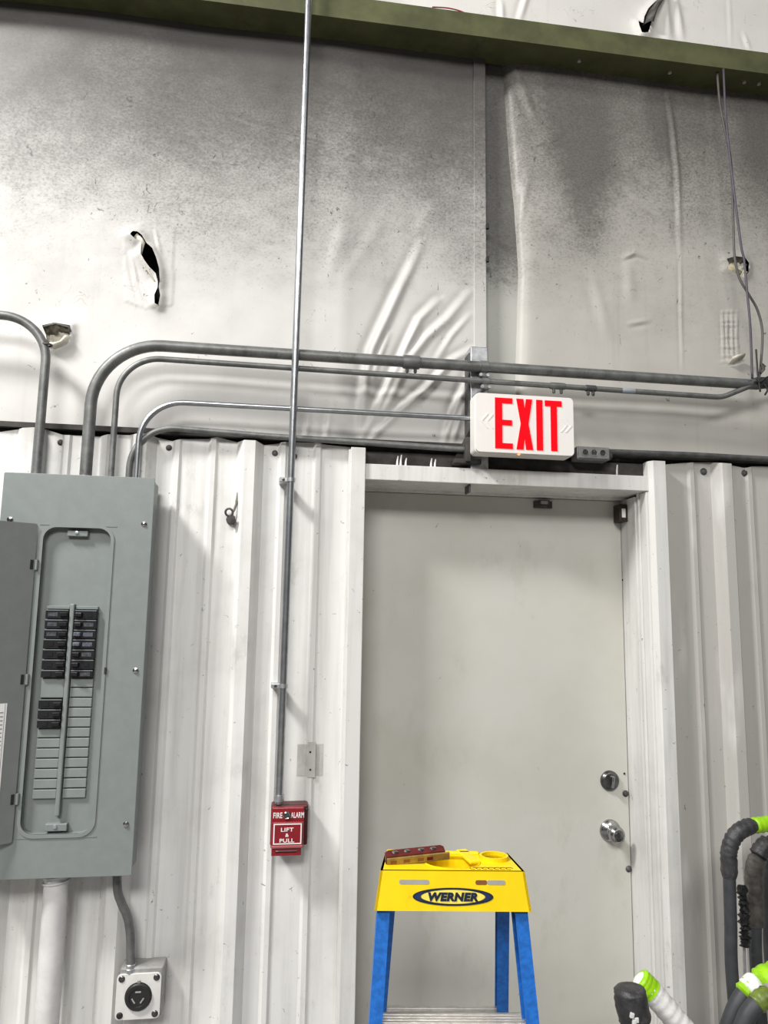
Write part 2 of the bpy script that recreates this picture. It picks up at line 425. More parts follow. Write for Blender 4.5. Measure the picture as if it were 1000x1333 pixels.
def sheet(name, x0, x1, z0, z1, step, Y0, folds, holes, mat, lip=.012, extra=None, left_edge=None, right_edge=None):
    nx, nz = int((x1-x0)/step)+1, int((z1-z0)/step)+1
    xs, zs = np.linspace(x0, x1, nx), np.linspace(z0, z1, nz); X, Z = np.meshgrid(xs, zs)
    Yd = lumps(X, Z, 6, .004, .5, 1.6)+lumps(X, Z, 10, .0007, .12, .4)
    for pts, h, wd in folds: Yd += smoothfold(X, Z, pts, h*.8, wd)
    kill = np.zeros_like(X, bool); killc = []
    for hp in holes:
        d = pdist(X, Z, hp); Yd += lip*np.exp(-(d/.014)**2)+lip*.4*np.exp(-(d/.04)**2); kill |= inpoly(X, Z, hp)
    if extra is not None: Yd += extra(X, Z)
    for hp in holes:           # snap the grid to the torn outline
        bd = np.full_like(X, 9.0); QX = X.copy(); QZ = Z.copy(); n_ = len(hp)
        for i_ in range(n_):
            a_ = np.array(hp[i_]); d_ = np.array(hp[(i_+1) % n_])-a_
            t_ = np.clip(((X-a_[0])*d_[0]+(Z-a_[1])*d_[1])/(d_@d_+1e-12), 0, 1)
            ux, uz = a_[0]+t_*d_[0], a_[1]+t_*d_[1]; ds_ = np.hypot(X-ux, Z-uz); mm = ds_ < bd
            bd[mm] = ds_[mm]; QX[mm] = ux[mm]; QZ[mm] = uz[mm]
        sn = bd < step*.72
        X = np.where(sn, QX, X); Z = np.where(sn, QZ, Z); kill &= ~sn
        killc.append(sn)
    Yw = Y0-Yd
    if left_edge is not None:
        e = np.interp(zs, *left_edge)[:, None]; u = X-e
        Yw += .05*np.exp(-np.clip(u, 0, None)/.016); kill |= u < 0
    if right_edge is not None:
        e = np.interp(zs, *right_edge)[:, None]; u = e-X
        Yw += .045*np.exp(-np.clip(u, 0, None)/.014); kill |= u < 0
    V = np.stack([X, Yw, Z], -1).reshape(-1, 3)
    i = np.arange((nx)*(nz)).reshape(nz, nx)
    q = np.stack([i[:-1, :-1], i[:-1, 1:], i[1:, 1:], i[1:, :-1]], -1)
    if holes:                  # drop the faces whose middle lies inside a hole
        Xc = (X[:-1, :-1]+X[1:, 1:]+X[:-1, 1:]+X[1:, :-1])/4; Zc = (Z[:-1, :-1]+Z[1:, 1:]+Z[:-1, 1:]+Z[1:, :-1])/4
        kk = np.zeros_like(Xc, bool)
        for hp in holes: kk |= inpoly(Xc, Zc, hp)
    else: kk = np.zeros((nz-1, nx-1), bool)
    kk |= kill[:-1, :-1] & kill[1:, 1:] | kill[:-1, 1:] & kill[1:, :-1]
    q = q[~kk]
    me = bpy.data.meshes.new(name); ctr = np.array([(x0+x1)/2, Y0, (z0+z1)/2])
    me.from_pydata((V-ctr).tolist(), [], q.tolist()); me.materials.append(mat); me.shade_smooth()
    o = bpy.data.objects.new(name, me); scene.collection.objects.link(o); o.parent = wall
    o.location = Vector(ctr)-WORLD['wall_back']
    return o
YS = .045
def W(pts, Y=YS): return [PXZ(a, b, Y) for a, b in pts]
def zm(org, sc, pts): return [(org[0]+a/sc, org[1]+b/sc) for a, b in pts]
tear = W(zm((150, 280), 9.52, [(195, 268), (230, 235), (290, 240), (345, 285), (400, 380), (470, 440), (520, 560), (555, 690), (563, 830), (550, 920), (568, 1020), (545, 1140), (498, 1115), (495, 1010), (535, 920), (538, 850), (512, 750), (440, 680), (380, 600), (328, 510), (338, 350), (260, 330)]))
hole_l = W(zm((0, 390), 2.94, [(165, 103), (210, 92), (272, 102), (272, 130), (262, 168), (215, 195), (185, 185), (180, 140)]))
hole_r = W(zm((900, 300), 5.13, [(222, 200), (280, 183), (345, 190), (372, 225), (370, 290), (340, 322), (290, 300), (225, 262), (240, 230)]))
z8 = lambda pts: W(zm((420, 200), 3.333, pts))
foldsL = [(z8([(430, 390), (390, 480), (340, 580), (270, 730), (215, 850), (185, 1000), (165, 1240)]), .017, .016),
          (z8([(500, 640), (420, 720), (350, 870), (250, 1080), (175, 1240)]), .017, .013),
          (z8([(640, 600), (540, 720), (450, 800), (370, 900), (300, 1050), (210, 1240)]), .013, .014),
          (z8([(650, 850), (560, 900), (460, 1010), (330, 1120), (210, 1240)]), .015, .012),
          (z8([(640, 960), (580, 1100), (530, 1250)]), .017, .013),
          (z8([(615, 1080), (590, 1160), (565, 1250)]), .014, .010),
          (z8([(640, 700), (560, 790), (490, 900)]), .007, .010),
          (z8([(100, 300), (60, 420), (30, 540)]), .003, .022),
          (z8([(300, 200), (230, 340), (160, 450), (90, 560)]), .003, .022),
          (z8([(480, 230), (420, 330), (390, 400)]), .003, .02),
          (z8([(30, 1120), (15, 1250)]), .006, .010), (z8([(-60, 1130), (-75, 1250)]), .005, .01),
          (z8([(290, 780), (240, 900), (215, 1000)]), .008, .009),
          (W([(170, 330), (178, 370), (186, 395)]), .008, .006), (W([(182, 370), (192, 392), (197, 400)]), .007, .005),
          (W([(202, 300), (206, 318), (210, 332)]), .006, .004), (W([(300, 150), (345, 165), (470, 195)]), .004, .006)]
def patchL(X, Z):      # taped patch round the tear, a little proud of the sheet
    pl = W([(160, 302), (192, 288), (229, 296), (224, 398), (190, 402), (163, 392)])
    return .0016*inpoly(X, Z, pl)
ZT = 2.205
xe = P(634, 300, YS).x
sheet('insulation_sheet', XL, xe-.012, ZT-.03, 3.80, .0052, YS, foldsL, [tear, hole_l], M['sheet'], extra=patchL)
zR = lambda pts: W(zm((600, 60), 2.38, pts))
foldsR = [(zR([(160, 40), (190, 130), (240, 260)]), .006, .016), (zR([(640, 140), (655, 240), (672, 400), (680, 640)]), .007, .009),
          (zR([(680, 640), (686, 1000)]), .004, .005), (zR([(180, 325), (250, 305), (320, 290)]), .004, .004),
          (zR([(505, 655), (540, 640), (575, 655)]), .008, .007), (zR([(520, 860), (585, 850)]), .005, .008),
          (zR([(210, 380), (180, 560), (190, 690)]), .008, .014), (zR([(520, 660), (530, 800)]), .004, .02),
          (zR([(410, 700), (460, 900)]), .004, .02), (zR([(305, 395), (322, 450)]), .003, .003)]
for zz in (548, 610, 633, 718, 780, 842, 885):
    foldsR.append((W(zm((900, 300), 5.13, [(188, zz), (250, zz+random.uniform(-12, 12)), (318, zz-4)])), .0045, .0035))
for xx in (205, 240, 268, 305):
    foldsR.append((W(zm((900, 300), 5.13, [(xx, 540), (xx+random.uniform(-6, 20), 700), (xx+8, 870)])), .006, .004))
lez = [ZT-.1, P(670, 480, YS).z, P(675, 345, YS).z, P(672, 300, YS).z, P(663, 200, YS).z, P(654, 75, YS).z, 4.0]
lex = [P(672, 480, YS).x, P(672, 480, YS).x, P(676, 345, YS).x, P(674, 300, YS).x, P(665, 200, YS).x, P(655, 75, YS).x, P(655, 75, YS).x]
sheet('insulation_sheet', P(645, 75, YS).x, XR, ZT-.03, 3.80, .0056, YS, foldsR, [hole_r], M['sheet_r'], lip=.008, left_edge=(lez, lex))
zU = lambda pts: W(zm((800, 0), 5, pts), .05)
tearU = zU([(300, -60), (285, 0), (205, 80), (180, 130), (172, 175), (140, 160), (150, 200), (165, 240), (205, 235), (230, 150), (245, 100), (310, 0), (330, -60)])
foldsU = [(zU([(330, -60), (330, 60), (350, 260)]), .016, .02), (zU([(380, -60), (410, 90), (440, 260)]), .012, .014), (zU([(840, 220), (880, 330)]), .006, .008),
          (zU([(745, -60), (755, 300)]), .004, .005), (W([(652, 0), (654, 30)], .05), .01, .01), (W([(690, -20), (675, 30)], .05), .01, .01)]
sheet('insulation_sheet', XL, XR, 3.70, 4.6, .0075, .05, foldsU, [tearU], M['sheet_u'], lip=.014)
# glass wool seen inside the holes (lumpy, yellowish)
def wool(poly, Y, mat, scale=1.25):
    cx = sum(p[0] for p in poly)/len(poly); cz = sum(p[1] for p in poly)/len(poly)
    hw = max(abs(p[0]-cx) for p in poly)*scale; hh = max(abs(p[1]-cz) for p in poly)*scale
    bm = nb(); n = 16; g = []
    for j in range(n+1):
        g.append([bm.verts.new((cx+hw*(2*i/n-1), Y+random.uniform(-.010, .012), cz+hh*(2*j/n-1))) for i in range(n+1)])
    for j in range(n):
        for i in range(n): bm.faces.new((g[j][i], g[j][i+1], g[j+1][i+1], g[j+1][i]))
    return obj('insulation_wool', bm, mat, wall, 180)
wool(hole_l, .062, M['cream'], 1.15); wool(hole_r, .06, M['cream'], 1.15); wool(tear, .14, M['backing'])
def flap(pts, Y, mat, curl=.03, n=8, name='torn_flap'):
    """torn strip of facing curling out of the wall; pts = upper edge, lower edge pixel pairs"""
    bm = nb(); rows = []
    for (a, b) in pts:
        pa, pb = P(*a, Y), P(*b, Y); row = []
        for k_ in range(n+1):
            t = k_/n; p = pa.lerp(pb, t); p.y -= curl*math.sin(t*math.pi*.62); row.append(bm.verts.new(p))
        rows.append(row)
    for A, B in zip(rows, rows[1:]):
        for k_ in range(n): bm.faces.new((A[k_], A[k_+1], B[k_+1], B[k_]))
    o = obj(name, bm, mat, wall, 180)
    md = o.modifiers.new('s', 'SOLIDIFY'); md.thickness = .0012; return o
flap([((54, 424), (60, 428)), ((71, 420), (74, 424)), ((92, 424), (90, 428)), ((94, 432), (91, 436))], .04, M['wrapbrown'], .012)
flap([((93, 438), (86, 440)), ((89, 448), (80, 447)), ((74, 456), (72, 449)), ((63, 453), (68, 448))], .04, M['cream'], .02)
flap([((943, 350), (950, 344)), ((950, 357), (956, 350)), ((962, 362), (964, 355))], .04, M['fibre'], .012)
flap([((948, 474), (949, 467)), ((956, 473), (957, 464)), ((966, 469), (966, 462))], .04, M['cream'], .022)
flap([((174, 309), (180, 306)), ((178, 318), (186, 312)), ((184, 334), (190, 318))], .045, M['cream'], .012)
flap([((191, 352), (184, 340)), ((200, 362), (194, 356)), ((206, 372), (200, 366))], .042, M['cream'], .014)
flap([((858, -4), (866, -4)), ((842, 16), (852, 18)), ((836, 34), (846, 36))], .045, M['wrapbrown'], .03)
# steel column face between the two sheets; soot and painted shade darken its top
cx0, cx1 = P(612, 300, .075).x, P(690, 300, .075).x
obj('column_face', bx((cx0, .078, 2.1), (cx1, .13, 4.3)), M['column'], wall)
bm = nb()      # white seam angle that holds the edge of the left sheet
s0, s1 = P(618, 300, .03).x, P(634, 300, .03).x
box(bm, (s0, .0385, 2.18), (s1, .0445, 3.70), .002); box(bm, (s1-.004, .040, 2.18), (s1, .078, 3.70))
obj('seam_strip', bm, M['sheet'], wall)
bm = nb()
for py in (294, 337):
    p = P(635.5, py, .03); box(bm, (p.x-.006, .028, p.z-.009), (p.x+.004, .04, p.z+.009))
obj('seam_clip', bm, M['black'], wall)
HEADT = P(476, 603.5, -.03).z
# sooty girt behind the top of the liner
bm = nb()
box(bm, (XL, .004, HEADT-.006), (XR, .10, 2.175), 0)
box(bm, (XL, -.012, 2.196), (XR, .03, 2.212), 0)
box(bm, (XL, .03, 2.175), (XR, .10, 2.20), 0)
obj('girt', bm, M['girt'], wall)

# ribbed liner sheets ------------------------------------------------
PITCH_R = .3275
def ribs(x0, x1, major, first_phase):
    pts = [(x0, 0.0)]
    feats = []
    k0 = int((x0-major)/PITCH_R)-1
    for k_ in range(k0, k0+20):
        c_ = major+k_*PITCH_R
        feats.append((c_, 'M'))
        feats.append((c_+PITCH_R*.318, 'm')); feats.append((c_+PITCH_R*.655, 'm'))
    for c_, t in sorted(feats):
        prof = [(-.042, 0), (-.018, -.036), (.016, -.036), (.042, 0)] if t == 'M' else [(-.017, 0), (-.008, -.0075), (.006, -.0075), (.013, 0)]
        if c_+prof[0][0] > x0+.002 and c_+prof[-1][0] < x1-.002: pts += [(c_+a, b) for a, b in prof]
    pts.append((x1, 0.0)); return pts
def liner(x0, x1, z0, z1, major, mat):
    bm = nb(); pts = ribs(x0, x1, major, 0)
    def top(x): return z1+.006*math.sin(x*23)+.004*math.sin(x*61+1)
    lo = [bm.verts.new((x, y, z0)) for x, y in pts]; hi = [bm.verts.new((x, y, top(x))) for x, y in pts]
    lo2 = [bm.verts.new((x, y+.002, z0)) for x, y in pts]; hi2 = [bm.verts.new((x, y+.002, top(x))) for x, y in pts]
    for i in range(len(pts)-1):
        bm.faces.new((lo[i], lo[i+1], hi[i+1], hi[i])); bm.faces.new((lo2[i+1], lo2[i], hi2[i], hi2[i+1]))
        bm.faces.new((hi[i], hi[i+1], hi2[i+1], hi2[i]))
    return obj('liner_panel', bm, mat, wall)
xcl0, xcl1 = .2155, .2625             # left door casing
xcr0, xcr1 = P(846, 610, -.045).x, P(866, 612, -.045).x
HEADT = P(476, 603.5, -.03).z; HEADB = P(476, 624, -.03).z
lp = liner(XL, xcl0, .0, 2.186, -.1, M['liner'])
rp = liner(xcr1-.02, XR, .0, 2.186, 1.513, M['liner_r'])
screw_me = None
def screw_at(par, p, r=.008, mat=None, washer=True):
    global screw_me
    if screw_me is None:
        b = nb(); lathe(b, (0, 0, 0), [(1.5, 0), (1.5, .25), (1.0, .35), (.95, .9), (.55, 1.1), (0, 1.1)], seg=10)
        screw_me = bpy.data.meshes.new('screw'); b.to_mesh(screw_me); b.free(); screw_me.shade_smooth()
        screw_me.materials.append(M['oldsteel'])
    o = bpy.data.objects.new('screw', screw_me); scene.collection.objects.link(o)
    o.parent = par; o.location = Vector(p)-WORLD[par.name]; o.scale = (r, r*.8, r)
    if mat: o.material_slots[0].link = 'OBJECT'; o.material_slots[0].material = mat
    return o
for q in ((79, 576), (220, 583), (358, 590), (303, 1121), (383, 594)): screw_at(lp, P(*q, 0), .0065)
for q in ((916, 614), (969.6, 616)): screw_at(rp, P(*q, 0), .0085)
for q in ((404, 979), (404, 1002)): screw_at(lp, P(*q, -.009), .0022, M['black'])
# bare unpainted patch beside the alarm conduit, following a removed plate
z2 = lambda a, b: (320+a/6.667, 940+b/6.667)
bm = nb(); pa, pb = P(*z2(450, 180)), P(*z2(690, 465))
rc_ = -.1+PITCH_R*.655
prof_ = [(pa.x, 0), (rc_-.017, 0), (rc_-.008, -.0075), (rc_+.006, -.0075), (rc_+.013, 0), (pb.x-.008, 0)]
up_ = [bm.verts.new((x, y-.0008, pa.z-.004)) for x, y in prof_]; dn_ = [bm.verts.new((x, y-.0008, pb.z)) for x, y in prof_]
for i in range(5): bm.faces.new((up_[i], up_[i+1], dn_[i+1], dn_[i]))
obj('bare_patch', bm, paint('bare_patch', (.50, .495, .46), .6, 0, .15, 30), lp)
pa, pb = P(*z2(540, 168)), P(*z2(600, 475))
obj('removed_plate_mark', bx((pa.x, -.0092, pb.z), (pb.x, -.0078, pa.z), .0003), paint('mark', (.44, .435, .40), .6), lp)

# door, frame, casing -----------------------------------------------------
DY = .135
xj1 = P(809, 720, DY).x+.002
FRB = P(640, 646, DY).z
door = obj('door_1', bx((xcl1-.012, DY, .012), (xj1-.003, DY+.018, FRB-.002)), M['doorp'])
tag(door, 'flat cream steel exit door with two chrome locks', kind='structure')
tr = obj('trim_1', bx((xcl0, -.042, 0), (xcl1, .0, 2.176), .002), M['trim'])
tag(tr, 'white painted metal frame and casing around the cream door', kind='structure')
obj('casing_lip', bx((xcl0-.006, -.034, 0), (xcl0+.004, -.001, 2.17), .001), M['trim'], tr)
obj('left_jamb', bx((xcl0+.02, .0, 0), (xcl1-.014, .15, HEADB)), M['trim'], tr)
obj('head_board', bx((xcl1, -.032, HEADB), (xcr0+.002, -.024, HEADT), .002), M['trim'], tr)
bm = nb(); plate(bm, [(-.026, HEADB+.0005), (DY-.02, FRB+.008), (DY-.02, FRB), (DY+.018, FRB), (DY+.018, HEADT-.004), (-.026, HEADT-.004)], [], lambda u, v, t: Vector((t, u, v)), xcl1-.014, xcr0-.004)
obj('head_soffit', bm, M['trim'], tr)
# right jamb with a stop and an edge strip
obj('right_jamb', bx((xj1, .03, 0), (xj1+.05, .15, FRB), .001), M['trim'], tr)
xs_ = P(833, 690, .03).x
obj('jamb_stop', bx((xj1+.006, .016, 0), (xj1+.06, .03, HEADB), .003), M['trim'], tr)
obj('jamb_edge', bx((xj1+.011, -.028, 0), (xj1+.07, .016, HEADB), .004), M['trim'], tr)
bm = nb()
zt = P(855, 600, -.045).z
plate(bm, [(xcr0, -.03), (xcr0+.012, -.048), (xcr1, -.048), (xcr1+.004, .0), (xcr0, .0)], [], lambda u, v, t: Vector((u, v, t)), 0, zt)
obj('right_casing', bm, M['trim'], tr)
# things on the door slab
def lockset(px, py, knob):
    p = P(px, py, DY)
    if knob:
        e = obj('door_knob', lathe(nb(), p, [(.0, 0), (.036, 0), (.036, .004), (.031, .010), (.018, .016), (.014, .028), (.018, .034), (.026, .042), (.0275, .052), (.025, .060), (.019, .064), (.012, .062), (0, .062)], seg=32), M['chrome'], door, 40)
        obj('keyway', lathe(nb(), p, [(0, .061), (.009, .061), (.009, .066), (.006, .067), (0, .067)], seg=20), M['steeldark'], e, 40)
    else:
        e = obj('deadbolt', lathe(nb(), p, [(0, 0), (.033, 0), (.033, .005), (.029, .011), (.022, .014), (0, .014)], seg=32), M['steeldark'], door, 40)
        b = nb(); box(b, (p.x-.004, p.y-.032, p.z-.019), (p.x+.004, p.y-.012, p.z+.019), .003)
        moved(b, T(p) @ RY(8) @ T(-p)); obj('thumb_turn', b, M['chrome'], e, 40)
lockset(793.5, 1016, False); lockset(794, 1081, True)
for q in ((814.5, 1033), (818.5, 1131)): screw_at(door, P(*q, DY-.001), .0072)
for q in ((811, 755), (813, 1012-5)): screw_at(door, P(*q, DY-.001), .0025, M['black'])
p = P(706, 657, DY)     # spring catch at the top of the slab
b = nb(); box(b, (p.x-.033, DY-.012, p.z-.014), (p.x+.033, DY+.001, p.z+.012), .002); box(b, (p.x-.018, DY-.02, p.z+.0), (p.x+.022, DY-.004, p.z+.014), .003)
cat_ = obj('door_catch', b, M['wrapbrown'], door)
obj('catch_plate', bx((p.x-.012, DY-.024, p.z-.001), (p.x+.012, DY-.018, p.z+.010), .001), M['greyslot'], cat_)
# alarm contact on the jamb corner
p = P(808, 669, .105)
ds = empty('door_contact_sensor', (xj1, .1, p.z), 'small dark brown alarm contact with white face at the door head corner', 'sensor')
obj('sensor_body', bx((xj1-.03, .082, p.z-.030), (xj1, .13, p.z+.032), .002), M['brown'] if False else paint('sensor_brown', (.03, .02, .014), .5), ds)
obj('sensor_face', bx((xj1-.022, .0805, p.z-.016), (xj1-.008, .083, p.z+.016), .001), M['white'], ds)
# bits of white foam standing on the door head
for i, (q, hgt) in enumerate((((517, 604), 14), ((521.5, 604), 16), ((528, 605), 12), ((561, 606), 13), ((566, 606), 12), ((803, 616), 16))):
    p = P(*q, -.01); h_ = hgt*.0024
    b = nb(); tube(b, [(p.x, -.01, HEADT-.003), (p.x+.001, -.01, HEADT+h_*.6), (p.x+.003, -.01, HEADT+h_)], .0032, 7, [.0042, .003, .0022])
    lab = ['first', 'second', 'third', 'fourth', 'fifth', 'sixth'][i]
    o = obj('white_stub', b, M['white'], None, 40)
    tag(o, '%s thin white stub from the left, standing on the door head' % lab, 'stub', 'white stubs on the door head')

# ------------------------------------------------------------------ olive beam
BZ0, BZ1 = P(800, 70, -.06).z, P(800, 42, -.06).z
beam = empty('steel_beam', (.6, 0, BZ0), 'olive green painted steel channel beam running across under the roof', 'beam')
bm = nb()
plate(bm, [(-.06, BZ0), (.06, BZ0), (.06, BZ0+.006), (-.052, BZ0+.006), (-.052, BZ1-.006), (.06, BZ1-.006), (.06, BZ1), (-.06, BZ1)], [], lambda u, v, t: Vector((t, u, v)), XL, XR)
obj('channel', bm, M['olive'], beam)
for q in ((754, 76), (872, 91), (969, 105), (988, 107)):
    p = P(*q, -.01)
    obj('bolt', lathe(nb(), (p.x, -.01, BZ0), [(0, 0), (.007, 0), (.007, .006), (0, .006)], (0, 0, -1), 8), M['bolt'], beam)
b = nb(); tube(b, spline([(P(515, 1, -.03).x, -.03, BZ1+.006), (P(560, 5, -.03).x, -.035, BZ1+.008), (P(600, 10, -.03).x, -.03, BZ1+.004), (P(618, 12, -.03).x, -.03, BZ1+.003)]), .0022, 6)
tag(obj('red_wire', b, M['redwire'], None, 180), 'straight red wire lying along the top of the olive beam', 'wire')
x0, x1 = P(585, 0, -.02).x, P(620, 10, -.02).x
b = nb(); tube(b, spline([(x0-.06, -.01, BZ1+.05), (x0, -.012, BZ1+.052), ((x0+x1)/2, -.015, BZ1+.042), (x1-.012, -.02, BZ1+.018), (x1, -.022, BZ1+.003)]), .0022, 6)
tag(obj('red_wire', b, M['redwire'], None, 180), 'red wire arching down onto the top of the olive beam', 'wire')

# ------------------------------------------------------------------ conduits
def strap(par, c, axis, r, mat, width=.012, both=False):
    """one-hole strap: half ring over the tube, ear with screw"""
    ax = Vector(axis); c = Vector(c); b = nb()
    lathe(b, c-ax*width/2, [(r, 0), (r+.0025, 0), (r+.0025, width), (r, width), (r, 0)], ax, 16)
    s = obj('strap', b, mat, par, 40)
    side = Vector((-1, 0, 0)) if abs(ax.z) > .5 else Vector((0, 0, -1))
    e = c+side*(r+.011)
    lo = Vector((min(e.x-.011, e.x+.011), c.y-.003, e.z-.007)); hi = Vector((e.x+.011, c.y+.002, e.z+.007))
    obj('strap_ear', bx(lo, hi, .001), mat, s)
    return s
def coupling(par, a, b_, r, mat, screws=0):
    a, b_ = Vector(a), Vector(b_); d = (b_-a); L = d.length
    cpl = obj('coupling', lathe(nb(), a, [(r*.9, 0), (r*1.22, 0), (r*1.28, L*.12), (r*1.28, L*.88), (r*1.22, L), (r*.9, L)], d, 18), mat, par, 40)
    for i in range(screws):
        q = a+d*((i+.5)/screws)
        obj('set_screw', lathe(nb(), q+Vector((0, 0, -r*1.2)), [(0, 0), (.0055, 0), (.0055, .012), (.003, .015), (0, .015)], (0, 0, -1), 8), M['oldsteel'], cpl, 40)
    return cpl
PTOP = 2.033
YC = -.05
def conduit(name, pts, rads, r, mat, label):
    path = fillet(pts, rads)
    e = empty(name, path[0], label, 'conduit')
    obj('tube', tube(nb(), path, r, 16), mat, e, 60)
    return e, path
# A far left
xA = P(47.6, 612, YC).x; zA = P(0, 411, YC).z
cA, _ = conduit('conduit_pipe', [(xA, YC, PTOP), (xA, YC, zA), (-1.9, YC, zA+.015)], .135, .0135, M['gconduit'], 'grey conduit rising from the panel top and bending left out of view')
coupling(cA, (xA, YC, zA-.085), (xA, YC, zA-.08), .0128, M['oldsteel'])
# B thick
xB = P(112, 611, YC).x; zB = P(340, 458.7, YC).z; zB2 = P(980, 500.5, YC).z
xBe = P(986, 500, YC).x
cB, _ = conduit('conduit_pipe', [(xB, YC, PTOP), (xB, YC, zB), (xBe, YC, zB2)], .20, .0178, M['gconduit'], 'thickest grey conduit, bending from the panel top to run right above the sign')
lathe_c = lathe(nb(), (xB, YC, PTOP), [(.02, 0), (.024, .002), (.024, .012), (.02, .014)], (0, 0, 1), 20); obj('locknut', lathe_c, M['zinc'], cB, 40)
def onB(px): p = P(px, 470, YC); t = (p.x-xB)/(xBe-xB); return Vector((p.x, YC, zB+(zB2-zB)*t))
coupling(cB, onB(525), onB(546), .0178, M['gconduit'], 2)
# C thin old
xC = P(145, 611, YC).x; zC = P(218, 467.6, YC).z; zC2 = P(935, 517, YC).z
xC2 = P(940, 517, YC).x; p3 = P(1000, 493, YC-.01)
cC, _ = conduit('conduit_pipe', [(xC, YC, PTOP), (xC, YC, zC), (xC2, YC, zC2), tuple(p3), tuple(p3+Vector((.5, 0, .16)))], [.125, .12, .2], .0092, M['gconduit'], 'thin dusty grey conduit running just below the thickest conduit')
def onC(px): p = P(px, 490, YC); t = (p.x-xC)/(xC2-xC); return Vector((p.x, YC, zC+(zC2-zC)*t))
coupling(cC, onC(716), onC(735), .0092, M['gconduit'], 2); coupling(cC, onC(762), onC(775), .0088, M['oldsteel'], 2)
obj('tag_sticker', lathe(nb(), onC(809), [(.0095, 0), (.0099, .001), (.0099, .045), (.0095, .046)], (1, 0, 0), 16), paint('sticker', (.3, .33, .36), .5), cC, 40)
# D shiny
xD = P(178, 614, YC).x; zD = P(238, 524, YC).z; pDe = P(618, 545, YC)
cD, _ = conduit('conduit_pipe', [(xD, YC, PTOP), (xD, YC, zD), tuple(pDe)], .13, .0088, M['emt'], 'shiny galvanised conduit bending from the panel top to the lit sign')
# E old low one
YE = -.028
xE = P(169, 614, YE).x; zE = P(231, 557, YE).z; zE2 = P(600, 585, YE).z
pE2 = P(752, 590, YE)
cE, _ = conduit('conduit_pipe', [(xE, YE-.012, PTOP), (xE, YE-.012, zE), (P(340, 566, YE).x, YE, P(340, 567, YE).z), (P(600, 584, YE).x, YE, zE2), (pE2.x, YE, pE2.z)], [.13, .3, .3], .0096, M['gconduit'], 'dull conduit behind the shiny one, running low along the top of the ribbed wall')
# F vertical EMT
pF1 = P(363, 1046, -.05); pF0 = P(402, 0, -.098); d = (pF0-pF1); pF00 = pF1+d*1.25
cF, _ = conduit('conduit_pipe', [tuple(pF1), tuple(pF1.lerp(pF0, .5)), tuple(pF00)], .1, .0112, M['emt'], 'tall vertical galvanised conduit crossing the wall down to the red alarm')
def onF(py):
    best = min((abs((lambda q: 666.5-F_PX*q.dot(UP)/q.dot(FW))(pF1.lerp(pF0, t/400)-CAM)-py), t) for t in range(401)); return pF1.lerp(pF0, best[1]/400)
for py in (626, 893):
    q = onF(py); s = strap(cF, q, d.normalized(), .0112, M['zinc'])
    obj('spacer', bx((q.x-.036, q.y-.006, q.z-.006), (q.x-.008, 0.0, q.z+.006), .001), M['zinc'], cF)
    obj('screw', lathe(nb(), (q.x-.023, q.y-.006, q.z), [(.005, 0), (.004, .003), (0, .0035)], seg=8), M['steeldark'], s)
q0, q1 = onF(1044), onF(1034); coupling(cF, q0, q1, .0112, M['zinc'])
# G right run out of the junction box
zG = P(900, 592, YE).z
cG, _ = conduit('conduit_pipe', [tuple(P(792, 588, YE)), (P(900, 593, YE).x, YE, zG), (XR-.3, YE, zG-.01)], .3, .0095, M['oldsteel'], 'dark conduit leaving the knockout box to the right along the ribbed wall')

# strut post with clamps
xs0, xs1 = P(613, 520, -.03).x, P(636, 520, -.03).x
strut = empty('strut_post', ((xs0+xs1)/2, .0, 2.0), 'short galvanised strut channel standing behind the conduits and the sign', 'strut')
zs1 = P(625, 451, -.031).z
bm = nb(); box(bm, (xs0, -.0285, 2.12), (xs1, .035, zs1), .003)
obj('channel', bm, M['zinc'], strut)
obj('side_plate', bx((xs0-.004, -.02, 2.05), (xs0+.002, .035, zs1-.02), .001), M['oldsteel'], strut)
def clamp(c, r):
    b = nb(); lathe(b, c-Vector((.012, 0, 0)), [(r, 0), (r+.003, 0), (r+.003, .024), (r, .024), (r, 0)], (1, 0, 0), 18)
    box(b, (c.x-.012, c.y-.004, c.z-r-.018), (c.x+.012, c.y+.004, c.z-r), .001)
    k_ = obj('pipe_clamp', b, M['gconduit'], strut, 40)
    for dx in (-.013, .011):
        obj('clamp_bolt', lathe(nb(), (c.x+dx, c.y-.004, c.z-r-.012), [(0, 0), (.006, 0), (.006, .007), (0, .007)], (0, -1, 0), 6), M['zinc'], k_)
clamp(onB(630), .0178); clamp(onC(632), .0092)
# black angle brackets at the foot of the strut
bm = nb(); q = P(606, 575, -.03)
plate(bm, [(q.x-.035, q.z-.055), (q.x+.03, q.z-.055), (q.x+.03, q.z+.05), (q.x+.02, q.z+.05)], [], wallfn, -.02, -.012)
box(bm, (q.x-.04, -.045, q.z-.075), (q.x+.05, .0, q.z-.06), .002); box(bm, (q.x-.005, -.055, q.z-.07), (q.x+.012, -.02, q.z+.01), .002)
obj('foot_bracket', bm, M['girt'], strut)

